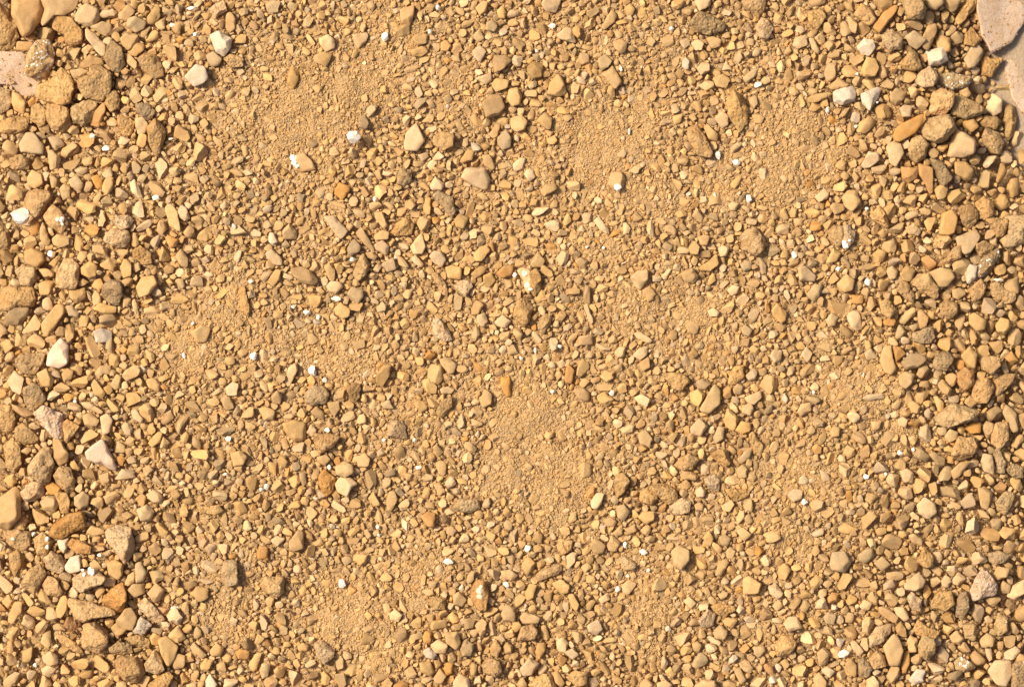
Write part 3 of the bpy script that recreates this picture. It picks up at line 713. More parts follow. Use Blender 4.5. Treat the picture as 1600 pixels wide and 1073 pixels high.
CHIPS = """
602,57,8,10|chunky snow-white
552,214,14,14|jagged white
1121,242,6,10|slanting white
1151,254,8,7|ragged white
34,339,23,21|large dazzling white
300,13,9,5|bright white oval
305,54,6,4|flat white
166,232,8,6|angular white
144,213,6,6|round white
267,217,5,3|tiny white
269,39,6,5|small pale
461,252,5,10|long white
396,556,7,8|rough bright white
489,579,9,11|grey-veined white
507,593,5,5|round snow-white
526,466,10,6|ragged snow-white
458,479,4,4|tiny snow-white
479,488,8,5|slim white
497,495,4,5|small upright white
585,311,4,6|small oval white
551,405,6,5|small square white
966,294,7,6|shining white
943,387,3,3|round pinhead white
917,386,3,3|small pearly
804,430,4,6|white edge-on
875,541,5,4|tidy white
836,548,3,6|thin upright white
814,559,4,4|small blunt white
863,611,6,4|oval grey-white
956,613,6,6|pale diamond-like
1117,305,3,5|faint white
1170,310,7,8|crumbled white
1184,133,8,6|flaky white
1245,67,4,4|round cream-white
1339,116,5,4|round pearly
1371,160,3,3|tiny pale
1293,172,4,7|broken white
1337,198,4,4|small white
983,205,3,6|narrow white
838,79,3,4|small sharp white
863,41,7,5|pale glinting
970,108,4,6|cream-white
1048,45,5,5|silvery pale
1356,440,6,10|long jagged white
1560,437,10,3|long thin white
1241,398,6,8|upright milky
1310,420,6,5|smooth pearl-white
1354,327,4,4|round cream
1354,744,7,6|glossy white
1257,785,7,7|rounded-square white
1407,707,6,6|ragged pale
1384,741,3,5|upright cream-white
1427,702,4,4|small creamy
1271,613,3,4|triangular white
1349,585,2,5|needle-like white
357,685,6,6|square snow-white
352,740,5,4|tilted white
512,671,6,6|blocky white
600,687,4,4|squat white
648,687,4,5|bright upright
654,730,7,4|flat snow-white
515,730,5,5|round bright
417,760,6,6|gleaming white
408,765,4,5|smaller pale
534,911,8,10|speckled white
590,823,4,4|round clear-white
592,836,3,3|lower dot-like white
684,12,5,6|sturdy pale white
671,49,5,5|small irregular white
824,857,7,8|rough white rounded
977,850,4,7|upright bright white
965,920,6,6|square bright white
981,899,5,4|curved white
1013,890,4,4|little snow-white
791,913,6,6|grey-white slanted
701,877,10,6|wide cream-white
1005,862,8,6|crushed white
52,834,5,5|round bright white
74,854,5,5|soft white
74,842,4,5|faint pale
143,892,8,7|foamy white
156,867,5,4|small glint-like white
272,949,8,5|white angular
55,1038,4,5|low white
1318,1021,11,8|frothy white
117,627,4,3|small sharp snow-white
79,397,7,7|gleaming round
97,343,5,6|white spot-like
243,309,7,6|glinting white
365,353,4,5|round gleaming
302,505,4,4|faint milky
392,440,6,4|rectangular white
287,555,4,7|narrow milky
"""

rng = np.random.default_rng(7)

# ---------------------------------------------------------------- numeric helpers
def _hash(ix, iy, iz, seed):
    h = (ix * 374761393 + iy * 668265263 + iz * 1442695041 + seed * 974711) & 0xFFFFFFFF
    h = ((h ^ (h >> 13)) * 1274126177) & 0xFFFFFFFF
    h = (h ^ (h >> 16)) & 0xFFFFFFFF
    return h.astype(np.float64) / 4294967295.0 * 2 - 1

def noise3(p, seed=0):
    """value noise on an (n, 3) array, -1..1"""
    f = np.floor(p); i = f.astype(np.int64); t = p - f; t = t * t * (3 - 2 * t)
    out = 0
    for dx in (0, 1):
        wx = t[:, 0] if dx else 1 - t[:, 0]
        for dy in (0, 1):
            wy = t[:, 1] if dy else 1 - t[:, 1]
            for dz in (0, 1):
                wz = t[:, 2] if dz else 1 - t[:, 2]
                out = out + wx * wy * wz * _hash(i[:, 0] + dx, i[:, 1] + dy, i[:, 2] + dz, seed)
    return out

def ico(level):
    g = (1 + 5 ** 0.5) / 2
    v = [(-1, g, 0), (1, g, 0), (-1, -g, 0), (1, -g, 0), (0, -1, g), (0, 1, g), (0, -1, -g), (0, 1, -g), (g, 0, -1), (g, 0, 1), (-g, 0, -1), (-g, 0, 1)]
    v = [np.array(a) / np.linalg.norm(a) for a in v]
    f = [(0, 11, 5), (0, 5, 1), (0, 1, 7), (0, 7, 10), (0, 10, 11), (1, 5, 9), (5, 11, 4), (11, 10, 2), (10, 7, 6), (7, 1, 8),
         (3, 9, 4), (3, 4, 2), (3, 2, 6), (3, 6, 8), (3, 8, 9), (4, 9, 5), (2, 4, 11), (6, 2, 10), (8, 6, 7), (9, 8, 1)]
    for _ in range(level):
        mid, nf = {}, []
        def m(a, b):
            k = (min(a, b), max(a, b))
            if k not in mid:
                c = v[a] + v[b]; v.append(c / np.linalg.norm(c)); mid[k] = len(v) - 1
            return mid[k]
        for a, b, c in f:
            ab, bc, ca = m(a, b), m(b, c), m(c, a)
            nf += [(a, ab, ca), (b, bc, ab), (c, ca, bc), (ab, bc, ca)]
        f = nf
    return np.array(v), np.array(f, dtype=np.int32)

ICO = [ico(k) for k in range(5)]
ICO.append((np.array([(1, 0, 0), (-1, 0, 0), (0, 1, 0), (0, -1, 0), (0, 0, 1), (0, 0, -1.)]),
            np.array([(0, 2, 4), (2, 1, 4), (1, 3, 4), (3, 0, 4), (2, 0, 5), (1, 2, 5), (3, 1, 5), (0, 3, 5)], dtype=np.int32)))

def _split(v, f):
    v = list(v); mid, nf = {}, []
    def m(a, b):
        k = (min(a, b), max(a, b))
        if k not in mid: c = v[a] + v[b]; v.append(c / np.linalg.norm(c)); mid[k] = len(v) - 1
        return mid[k]
    for a, b, c in f:
        ab, bc, ca = m(a, b), m(b, c), m(c, a); nf += [(a, ab, ca), (b, bc, ab), (c, ca, bc), (ab, bc, ca)]
    return np.array(v), np.array(nf, dtype=np.int32)
ICO.append(_split(*ICO[5]))

def make_mesh(name, v, f, mat, tint=None, sharp=28):
    me = bpy.data.meshes.new(name)
    n, m = len(v), len(f)
    me.vertices.add(n); me.vertices.foreach_set("co", np.ascontiguousarray(v, dtype=np.float32).ravel())
    me.loops.add(m * 3); me.loops.foreach_set("vertex_index", np.ascontiguousarray(f, dtype=np.int32).ravel())
    me.polygons.add(m); me.polygons.foreach_set("loop_start", np.arange(0, m * 3, 3, dtype=np.int32))
    me.update(calc_edges=True)
    me.polygons.foreach_set("use_smooth", np.ones(m, dtype=bool))
    if sharp:
        le = np.empty(m * 3, dtype=np.int32); me.loops.foreach_get("edge_index", le)
        a, b, c = v[f[:, 0]], v[f[:, 1]], v[f[:, 2]]
        nn = np.cross(b - a, c - a); nn /= np.linalg.norm(nn, axis=1)[:, None] + 1e-20
        order = np.argsort(le, kind='stable'); fe = np.repeat(np.arange(m), 3)[order]; es = le[order]
        same = np.nonzero(es[:-1] == es[1:])[0]
        d = (nn[fe[same]] * nn[fe[same + 1]]).sum(1)
        flag = np.zeros(len(me.edges), dtype=bool); flag[es[same]] = d < math.cos(math.radians(sharp))
        at = me.attributes.new("sharp_edge", 'BOOLEAN', 'EDGE'); at.data.foreach_set("value", flag)
    if tint is not None:
        at = me.attributes.new("tint", 'FLOAT_COLOR', 'POINT')
        at.data.foreach_set("color", np.ascontiguousarray(np.c_[tint, np.ones(n)], dtype=np.float32).ravel())
    me.materials.append(mat)
    return me

def link(name, me, parent=None, **props):
    o = bpy.data.objects.new(name, me); SC.collection.objects.link(o)
    if parent is not None: o.parent = parent
    for k, val in props.items(): o[k] = val
    return o

# ---------------------------------------------------------------- the lie of the heap (all in layout units)
X0, Y0, GW, GH = -170, -170, 1940, 1413
gx = np.arange(GW) + X0; gy = np.arange(GH) + Y0
GX, GY = np.meshgrid(gx.astype(float), gy.astype(float))
flat3 = lambda sx, seed: noise3(np.c_[(GX / sx).ravel(), (GY / sx).ravel(), np.zeros(GX.size)], seed).reshape(GX.shape)

PATCHES = [(450, 180, 100, 1), (560, 130, 90, .9), (350, 130, 55, .5), (480, 260, 70, .6), (940, 235, 85, 1), (1000, 190, 60, .6), (1000, 300, 60, .6),
           (1225, 260, 70, .9), (1250, 200, 60, .7), (1290, 245, 50, .8), (300, 540, 80, .8), (370, 490, 70, .8), (240, 530, 60, .6), (450, 520, 60, .6),
           (540, 560, 60, .8), (500, 560, 50, .6), (1000, 470, 65, .7), (950, 390, 60, .6), (1090, 510, 60, .8), (820, 650, 75, 1), (860, 745, 80, 1),
           (790, 720, 60, .8), (640, 650, 50, .6), (1350, 610, 70, .9), (1390, 680, 60, .7), (1330, 740, 60, .6), (1250, 760, 70, .7), (1290, 680, 60, .6),
           (540, 965, 75, .9), (590, 1010, 60, .8), (400, 900, 50, .6), (345, 960, 50, .8), (640, 900, 60, .6), (1020, 960, 60, .8), (1000, 1000, 45, .8),
           (990, 900, 50, .6), (1240, 850, 50, .6), (1490, 830, 50, .5), (600, 40, 70, .6), (720, 130, 60, .5), (850, 250, 60, .5), (1010, 60, 60, .5),
           (1330, 380, 40, .4), (680, 480, 45, .4), (760, 300, 40, .3), (1150, 290, 60, .7)]
FINE = np.zeros_like(GX)
for px, py, r, w in PATCHES:
    FINE = np.maximum(FINE, w * np.exp(-((GX - px) ** 2 + (GY - py) ** 2) / (0.88 * r * r)))
FINE = np.clip(FINE + 0.20 * flat3(38, 5) + 0.12 * flat3(15, 6), 0, 1)
side = np.clip((np.abs(GX - 790) - 430) / 360, 0, 1.3)
low = np.clip((GY - 880) / 260, 0, 1) * 0.35
EDGE = np.clip(np.maximum(side, low + 0.4 * side), 0, 1.2)
def corner(cx, cy, r): return np.clip(1 - np.hypot(GX - cx, GY - cy) / r, 0, 1) ** 1.3
LEVEL = (-34 * np.clip((np.abs(GX - 800) - 560) / 240, 0, 2) ** 1.5 - 12 * np.clip((GY - 980) / 200, 0, 2)
         - 30 * corner(1680, -60, 330) - 125 * corner(1690, 100, 285) - 40 * corner(-60, 40, 260)
         + 7 * flat3(170, 1) + 4.5 * flat3(70, 2) + 2.2 * flat3(26, 3) * (0.5 + FINE))
LEVEL -= 9 * np.exp(-((GX - 583) ** 2 + (GY - 205) ** 2) / 900.) + 6 * np.exp(-((GX - 635) ** 2 + (GY - 925) ** 2) / 500.)
MED = 4.5 + 5.8 * EDGE - 1.9 * FINE            # usual pebble radius at each place

FLOOR_Z = -80.0
BARE = LEVEL < FLOOR_Z - 2                      # here the floor under the heap shows
LEVEL = np.maximum(LEVEL, FLOOR_Z - 2)

def at(a, x, y):
    return a[min(max(int(round(y)) - Y0, 0), GH - 1), min(max(int(round(x)) - X0, 0), GW - 1)]

def world(v):
    """layout units (x right, y down, z up, apparent position from above the middle) -> metres"""
    k = (CAM_H - v[:, 2] * S) / CAM_H
    return np.c_[(v[:, 0] - 800) * S * k, (536.5 - v[:, 1]) * S * k, v[:, 2] * S]

# ---------------------------------------------------------------- materials
def stone_material(name, source, pit=0.0, speck=0.25, rough=0.85, patch=0.35, bump=1.0, trans=0.0, glint=0.0, grain=1.0, stain=0.0, dust=0.38):
    m = bpy.data.materials.new(name); m.use_nodes = True
    t = m.node_tree; N = t.nodes.new; L = t.links.new
    for n in list(t.nodes): t.nodes.remove(n)
    out = N("ShaderNodeOutputMaterial"); b = N("ShaderNodeBsdfPrincipled"); L(b.outputs[0], out.inputs[0])
    tc = N("ShaderNodeTexCoord"); info = N("ShaderNodeObjectInfo")
    if source == 'object':
        off = N("ShaderNodeVectorMath"); off.operation = 'ADD'; L(tc.outputs['Object'], off.inputs[0]); L(info.outputs['Location'], off.inputs[1])
        vec = off.outputs[0]; col = info.outputs['Color']
    else:
        vec = tc.outputs['Object']; a = N("ShaderNodeAttribute"); a.attribute_name = 'tint'; col = a.outputs['Color']
    def noise(scale, detail=3, roughn=0.6, dist=0.0):
        n = N("ShaderNodeTexNoise"); n.inputs['Scale'].default_value = scale; n.inputs['Detail'].default_value = detail
        n.inputs['Roughness'].default_value = roughn; n.inputs['Distortion'].default_value = dist; L(vec, n.inputs['Vector']); return n.outputs['Fac']
    def rng_(fac, a0, a1, b0, b1):
        r = N("ShaderNodeMapRange"); L(fac, r.inputs[0])
        for i, x in enumerate((a0, a1, b0, b1)): r.inputs[i + 1].default_value = x
        return r.outputs[0]
    def mix(fac, c1, c2, mode='MIX'):
        x = N("ShaderNodeMix"); x.data_type = 'RGBA'; x.blend_type = mode
        if isinstance(fac, float): x.inputs[0].default_value = fac
        else: L(fac, x.inputs[0])
        for s, c in ((6, c1), (7, c2)):
            if isinstance(c, tuple): x.inputs[s].default_value = (*c, 1)
            else: L(c, x.inputs[s])
        return x.outputs[2]
    def mul(c, fac):
        x = N("ShaderNodeVectorMath"); x.operation = 'SCALE'; L(c, x.inputs[0]); L(fac, x.inputs['Scale']); return x.outputs[0]
    # broad mineral patches, then fine mottling
    big = noise(260, 3, 0.55, 0.6)
    c = mix(rng_(big, 0.42, 0.66, 0.0, patch), col, mix(1.0, col, (0.78, 0.62, 0.42), 'MULTIPLY'))
    c = mix(rng_(noise(420, 2, 0.5, 0.3), 0.55, 0.75, 0.0, patch * 0.9), c, mix(0.45, c, (0.62, 0.50, 0.33)))
    if stain:
        c = mix(rng_(noise(170, 3, 0.6, 1.2), 0.54, 0.64, 0.0, stain), c, (0.42, 0.165, 0.040))
    c = mul(c, rng_(noise(1900, 4, 0.7), 0.3, 0.7, 0.74, 1.22))
    v = N("ShaderNodeTexVoronoi"); v.inputs['Scale'].default_value = 1500; L(vec, v.inputs['Vector'])
    sp = rng_(v.outputs['Distance'], 0.10, 0.30, speck, 0.0)
    c = mix(sp, c, mix(1.0, c, (0.38, 0.30, 0.24), 'MULTIPLY'))
    hgt = noise(1100, 5, 0.72)
    if pit:
        pv = N("ShaderNodeTexVoronoi"); pv.inputs['Scale'].default_value = 700; L(vec, pv.inputs['Vector'])
        msk = rng_(noise(480, 3, 0.6), 0.46, 0.62, 0.0, pit)
        c = mix(msk, c, mix(1.0, c, (0.50, 0.47, 0.46), 'MULTIPLY'))
        pr = rng_(pv.outputs['Distance'], 0.15, 0.5, -pit, 0.0)
        ad = N("ShaderNodeMath"); ad.operation = 'ADD'; L(hgt, ad.inputs[0]); L(pr, ad.inputs[1]); hgt = ad.outputs[0]
    if dust:
        ge = N("ShaderNodeNewGeometry"); sx = N("ShaderNodeSeparateXYZ"); L(ge.outputs['Normal'], sx.inputs[0])
        dm = N("ShaderNodeMath"); dm.operation = 'MULTIPLY'
        L(rng_(sx.outputs[2], 0.3, 0.95, 0.25, dust), dm.inputs[0]); L(rng_(noise(330, 4, 0.65), 0.40, 0.62, 0.35, 1.0), dm.inputs[1])
        c = mix(dm.outputs[0], c, (0.515, 0.312, 0.130))
    if glint:
        gv = N("ShaderNodeTexVoronoi"); gv.inputs['Scale'].default_value = 1300; L(vec, gv.inputs['Vector'])
        sep = N("ShaderNodeSeparateColor"); L(gv.outputs['Color'], sep.inputs[0])
        gm = rng_(sep.outputs[0], 1 - glint, 1 - glint + 0.02, 0.0, 1.0)
        c = mix(gm, c, (0.80, 0.75, 0.64))
        L(rng_(gm, 0, 1, rough, 0.25), b.inputs['Roughness'])
    else:
        L(rng_(hgt, 0.3, 0.7, rough - 0.08, rough + 0.08), b.inputs['Roughness'])
    L(c, b.inputs['Base Color'])
    b.inputs['Specular IOR Level'].default_value = 0.25
    if trans:
        b.inputs['Subsurface Weight'].default_value = trans; b.inputs['Subsurface Radius'].default_value = (1.0, 0.8, 0.55)
        b.inputs['Subsurface Scale'].default_value = 0.0012
    bp = N("ShaderNodeBump"); bp.inputs['Strength'].default_value = min(1.0, 0.75 * bump); bp.inputs['Distance'].default_value = 0.00040 * bump
    L(hgt, bp.inputs['Height'])
    g2 = noise(4200, 2, 0.6)
    bp2 = N("ShaderNodeBump"); bp2.inputs['Strength'].default_value = 0.5 * grain; bp2.inputs['Distance'].default_value = 0.00012
    L(g2, bp2.inputs['Height']); L(bp.outputs[0], bp2.inputs['Normal']); L(bp2.outputs[0], b.inputs['Normal'])
    return m

MAT = {
    's': stone_material("smooth_stone", 'object', speck=0.12, patch=0.35, rough=0.72, bump=0.55, stain=0.12),
    'r': stone_material("rough_stone", 'object', pit=0.65, speck=0.35, patch=0.55, bump=1.3, rough=0.92, stain=0.25),
    'f': stone_material("pitted_slab", 'object', pit=0.04, speck=0.95, patch=0.6, bump=0.9, rough=0.9, dust=0.30),
    'm': stone_material("mica_stone", 'object', pit=0.5, speck=0.4, patch=0.7, bump=1.3, rough=0.85, glint=0.10),
    'q': stone_material("quartz_stone", 'object', speck=0.03, patch=0.3, rough=0.5, bump=0.7, trans=0.15, dust=0.25, stain=0.1),
}
CHIP_MAT = stone_material("white_mineral", 'object', speck=0.0, patch=0.0, rough=0.35, bump=0.9, trans=0.0, glint=0.2, dust=0.1)
GRAVEL_MAT = stone_material("gravel_stone", 'tint', speck=0.15, patch=0.35, rough=0.8, bump=0.7, stain=0.1)
GRAIN_MAT = stone_material("sand_grain", 'tint', speck=0.0, patch=0.25, rough=0.8, bump=0.4, grain=0.5)

def ground_material(name, c1, c2, bump):
    m = bpy.data.materials.new(name); m.use_nodes = True
    t = m.node_tree; N = t.nodes.new; L = t.links.new; b = t.nodes['Principled BSDF']
    tc = N("ShaderNodeTexCoord")
    n1 = N("ShaderNodeTexNoise"); n1.inputs['Scale'].default_value = 900; n1.inputs['Detail'].default_value = 5; n1.inputs['Roughness'].default_value = 0.75
    n2 = N("ShaderNodeTexNoise"); n2.inputs['Scale'].default_value = 60; n2.inputs['Detail'].default_value = 4
    v = N("ShaderNodeTexVoronoi"); v.inputs['Scale'].default_value = 1100
    for n in (n1, n2, v): L(tc.outputs['Object'], n.inputs['Vector'])
    r = N("ShaderNodeValToRGB"); r.color_ramp.elements[0].position = 0.32; r.color_ramp.elements[1].position = 0.68
    r.color_ramp.elements[0].color = (*c1, 1); r.color_ramp.elements[1].color = (*c2, 1)
    mx = N("ShaderNodeMath"); mx.operation = 'MULTIPLY_ADD'; L(n1.outputs['Fac'], mx.inputs[0]); mx.inputs[1].default_value = 0.7
    mm = N("ShaderNodeMath"); mm.operation = 'MULTIPLY'; L(n2.outputs['Fac'], mm.inputs[0]); mm.inputs[1].default_value = 0.3
    L(mm.outputs[0], mx.inputs[2]); L(mx.outputs[0], r.inputs[0]); L(r.outputs[0], b.inputs['Base Color'])
    b.inputs['Roughness'].default_value = 0.9
    b1 = N("ShaderNodeBump"); b1.inputs['Strength'].default_value = 0.9; b1.inputs['Distance'].default_value = bump; L(v.outputs['Distance'], b1.inputs['Height']); b1.invert = True
    b2 = N("ShaderNodeBump"); b2.inputs['Strength'].default_value = 0.9; b2.inputs['Distance'].default_value = bump; L(n1.outputs['Fac'], b2.inputs['Height'])
    L(b1.outputs[0], b2.inputs['Normal']); L(b2.outputs[0], b.inputs['Normal'])
    return m

SAND_MAT = ground_material("sand", (0.35, 0.208, 0.086), (0.57, 0.352, 0.150), 0.0007)
FLOOR_MAT = ground_material("dusty_floor", (0.27, 0.185, 0.110), (0.46, 0.33, 0.205), 0.0002)

# ---------------------------------------------------------------- ground and the bed of sand
DEPTH = 0.4 + (1.30 + 1.1 * EDGE) * MED * (1 - 0.93 * np.clip(FINE * 1.1, 0, 1))
SAND = LEVEL - DEPTH
st = 4
RIPPLE = 1.8 * flat3(14, 61) + 1.2 * flat3(8, 62)
sub = (SAND + RIPPLE)[::st, ::st].copy()
rim = np.minimum.reduce([np.minimum(np.arange(sub.shape[1]), np.arange(sub.shape[1])[::-1])[None, :] * np.ones_like(sub),
                         np.minimum(np.arange(sub.shape[0]), np.arange(sub.shape[0])[::-1])[:, None] * np.ones_like(sub)]) * st
sub = np.where(rim < 60, sub + (FLOOR_Z - 2 - sub) * (1 - rim / 60.) ** 1.4, sub)
hh, ww = sub.shape
vv = world(np.c_[(GX[::st, ::st]).ravel(), (GY[::st, ::st]).ravel(), sub.ravel()])
idx = np.arange(hh * ww).reshape(hh, ww)
a, b, c, d = idx[:-1, :-1].ravel(), idx[:-1, 1:].ravel(), idx[1:, 1:].ravel(), idx[1:, :-1].ravel()
ff = np.r_[np.c_[a, d, c], np.c_[a, c, b]]
link("sand_bed", make_mesh("sand_bed", vv, ff, SAND_MAT, sharp=0), kind="structure")
gz = FLOOR_Z * S
gv = np.array([(-3, -3, gz), (3, -3, gz), (3, 3, gz), (-3, 3, gz)], dtype=float)
link("ground", make_mesh("ground", gv, np.array([(0, 1, 2), (0, 2, 3)]), FLOOR_MAT, sharp=0), kind="structure")

# ---------------------------------------------------------------- read the survey of stones
def parse(text):
    tx = ty = 0; out = []
    for ln in text.strip().splitlines():
        if ln.startswith('T '):
            _, i, j = ln.split(); tx, ty = int(i) * 400, (0, 268, 536, 804)[int(j)]; continue
        code, look, pts, mark = ln.split('|')
        P = np.array([[float(q) for q in p.split(',')] for p in pts.split()]) / 4.0 + (tx, ty)
        x, y = P[:, 0], P[:, 1]
        cr = x * np.roll(y, -1) - np.roll(x, -1) * y; A = cr.sum() / 2
        cen = np.array([((x + np.roll(x, -1)) * cr).sum(), ((y + np.roll(y, -1)) * cr).sum()]) / (6 * A)
        out.append(dict(col=code[0], tex=code[1], thick=int(code[2]), look=look, P=P, area=abs(A), cen=cen,
                        mark=mark[1:] if mark.startswith('*') else None))
    return out

SURVEY = parse(STONES)
for s in SURVEY:
    P = s['P']; lo, hi = P.min(0), P.max(0)
    vis = max(0, min(1600, hi[0]) - max(0, lo[0])) * max(0, min(1073, hi[1]) - max(0, lo[1])) / max(1e-6, np.prod(hi - lo))
    s['seen'] = s['area'] * vis
SURVEY.sort(key=lambda s: -s['seen'])
N_SINGLE = 300
SINGLE, REST = SURVEY[:N_SINGLE], SURVEY[N_SINGLE:]

def radial(P, cen, th):
    """distance from cen to the outline in each direction th (outermost crossing)"""
    A = P - cen; B = np.roll(A, -1, 0); E = B - A
    dx, dy = np.cos(th)[:, None], np.sin(th)[:, None]
    den = dx * E[None, :, 1] - dy * E[None, :, 0]
    den = np.where(np.abs(den) < 1e-9, 1e-9, den)
    t = (A[None, :, 0] * E[None, :, 1] - A[None, :, 1] * E[None, :, 0]) / den
    u = (A[None, :, 0] * dy - A[None, :, 1] * dx) / den
    ok = (u >= -1e-6) & (u <= 1 + 1e-6) & (t > 0)
    return np.where(ok, t, 0).max(1)

def stone_shape(s, level, r):
    """a closed rock whose plan follows the surveyed outline, with its own height, facets and lumps; centred on 0"""
    v, f = ICO[level]; v = v.copy()
    q = r.normal(size=(3, 3)); q, _ = np.linalg.qr(q); v = v @ q         # turn the sphere so that no poles line up
    if np.linalg.det(q) < 0: f = f[:, ::-1]
    seed = int(r.integers(1, 99999))
    tex = s['tex']; n_exp = {'s': 2.9, 'r': 3.0, 'm': 3.0, 'q': 3.4, 'f': 4.0}[tex]
    rho = np.hypot(v[:, 0], v[:, 1]); th = np.arctan2(v[:, 1], v[:, 0])
    k = (rho ** n_exp + np.abs(v[:, 2]) ** n_exp) ** (-1.0 / n_exp)
    rho, z = rho * k, v[:, 2] * k
    u = np.c_[rho * np.cos(th), rho * np.sin(th), z]
    # facets
    soft = {'s': 0.055, 'r': 0.05, 'm': 0.03, 'q': 0.02, 'f': 0.05}[tex]
    for k_ in range(int({'s': 4, 'r': 5, 'm': 7, 'q': 8, 'f': 2}[tex] + r.integers(0, 4))):
        az = r.uniform(0, 2 * math.pi); el = r.uniform(0.35, 1.25)
        nrm = np.array([math.cos(el) * math.cos(az), math.cos(el) * math.sin(az), math.sin(el)])
        if k_ == 0:
            el = r.uniform(1.22, 1.5); nrm = np.array([math.cos(el) * math.cos(az), math.cos(el) * math.sin(az), math.sin(el)])
        if tex == 'f': nrm = np.array([0.12, -0.05, 0.99])
        off = r.uniform(0.66, 0.92) if tex != 's' else r.uniform(0.74, 0.97)
        if k_ == 0: off = r.uniform(0.55, 0.72)
        kk = soft; d = u @ nrm - off; u = u - (np.logaddexp(0, d / kk) * kk)[:, None] * nrm
    rho = np.hypot(u[:, 0], u[:, 1]); th = np.arctan2(u[:, 1], u[:, 0])
    nb = 28; kb = ((th + math.pi) / (2 * math.pi) * nb).astype(int) % nb      # keep the outline after the facets are cut
    mx = np.zeros(nb); np.maximum.at(mx, kb, rho); mx = np.maximum(mx, 0.5)
    ce = (np.arange(nb) + 0.5) / nb * 2 * math.pi - math.pi
    rho = rho / np.interp(th, np.r_[ce[-1] - 2 * math.pi, ce, ce[0] + 2 * math.pi], np.r_[mx[-1], mx, mx[0]])
    tt = np.linspace(-math.pi, math.pi, 145)[:-1]
    R = radial(s['P'], s['cen'], tt)
    ker = np.array([1, 2, 3, 2, 1.]); ker /= ker.sum()
    if tex == 's': ker = np.array([1, 2, 3, 4, 3, 2, 1.]); ker /= ker.sum()
    h = len(ker) // 2
    Rs = np.convolve(np.r_[R[-h:], R, R[:h]], ker, 'valid')
    Rv = np.interp(th, np.r_[tt, math.pi], np.r_[Rs, Rs[0]])
    Rv = Rv * 1.05; size = math.sqrt(s['area'] / math.pi)
    mn = min(size, R.min() * 1.25)
    half = (0.55 * mn + 0.25 * size) * (0.45 + s['thick'] * 0.075)
    s['half'] = half
    tilt = r.normal(0, 0.16, 2)
    p = np.c_[rho * np.cos(th) * Rv, rho * np.sin(th) * Rv, u[:, 2] * half]
    p[:, 2] += (p[:, 0] * tilt[0] + p[:, 1] * tilt[1]) * np.clip(u[:, 2] + 0.4, 0, 1)
    # lumps and small relief along the outward direction
    nd = u / (np.linalg.norm(u, axis=1)[:, None] + 1e-9)
    amp = {'s': 0.045, 'r': 0.11, 'm': 0.11, 'q': 0.04, 'f': 0.05}[tex] * size
    w = noise3(p / (size * 0.75) + 31.7, seed) * amp + noise3(p / (size * 0.33) + 3.1, seed + 1) * amp * 0.45
    if tex in 'rm': w += -np.maximum(0, noise3(p / (size * 0.30) + 9.4, seed + 3) - 0.25) * amp * 1.6 + noise3(p / 2.6, seed + 2) * 0.35
    else: w += noise3(p / 3.0, seed + 2) * 0.12
    p = p + nd * w[:, None]
    return p, f

# distance to the nearest stone edge over the layout, negative inside
DIST = np.full(GX.shape, 40.0)
def stamp_poly(P):
    lo = np.floor(P.min(0) - 42).astype(int); hi = np.ceil(P.max(0) + 42).astype(int)
    x0, x1 = max(lo[0] - X0, 0), min(hi[0] - X0, GW); y0, y1 = max(lo[1] - Y0, 0), min(hi[1] - Y0, GH)
    if x1 <= x0 or y1 <= y0: return
    X, Y = GX[y0:y1, x0:x1], GY[y0:y1, x0:x1]
    best = np.full(X.shape, 1e9); ins = np.zeros(X.shape, bool)
    for (ax, ay), (bx, by) in zip(P, np.roll(P, -1, 0)):
        ex, ey = bx - ax, by - ay; L2 = ex * ex + ey * ey + 1e-9
        t = np.clip(((X - ax) * ex + (Y - ay) * ey) / L2, 0, 1)
        best = np.minimum(best, np.hypot(X - ax - t * ex, Y - ay - t * ey))
        cond = ((ay > Y) != (by > Y)) & (X < ex * (Y - ay) / (ey + 1e-12) + ax)
        ins ^= cond
    DIST[y0:y1, x0:x1] = np.minimum(DIST[y0:y1, x0:x1], np.where(ins, -best, best))

def vary(col, r, amt=0.10):
    """each stone a little lighter or darker, warmer or greyer than its kind"""
    c = np.array(col) * math.exp(r.normal(0, amt)); g = c.mean()
    return np.clip(c + (g - c) * r.uniform(-0.10, 0.10), 0.02, 0.9)

for s in SURVEY: stamp_poly(s['P'])

def seat(s, extra=0.0):
    cx, cy = s['cen']; n = 0; tot = 0.0
    for x, y in list(s['P']) + [s['cen']]: tot += at(LEVEL, x, y); n += 1
    fine = at(FINE, cx, cy)
    z = tot / n + s['half'] * (0.55 - 0.38 * fine) + extra
    return z - (16 if s['thick'] <= 3 else 5 if s['tex'] == 'f' else 0)

# ---------------------------------------------------------------- words that single out each stone
MARKS = [s for s in SINGLE if s['mark']]
NOUNS = {'stone', 'quartz', 'slab', 'wedge', 'pebble', 'spearhead', 'rock', 'block'}
used = set()
def where(dx, dy):
    a = math.degrees(math.atan2(-dy, dx)) % 360
    return ("right of", "above and right of", "above", "above and left of", "left of", "below and left of", "below", "below and right of")[int(((a + 22.5) % 360) // 45)]
def labelled(look, cen, noun, own=None):
    ms = sorted(MARKS, key=lambda m: math.hypot(*(m['cen'] - cen)))
    for m in ms:
        if m is own or m is None: continue
        d = m['cen'] - cen
        dist = math.hypot(*d)
        head = look if any(w in NOUNS for w in look.split()) else f"{look} {noun}"
        near = "close " if dist < 45 else ""
        pos = where(-d[0], -d[1])
        if near and pos in ("above", "below"): near = "just "
        lab = f"{head} {'just ' if near else ''}{pos} {m['mark']}"
        if lab not in used and len(lab.split()) <= 16:
            used.add(lab); return lab
    return look + " " + noun

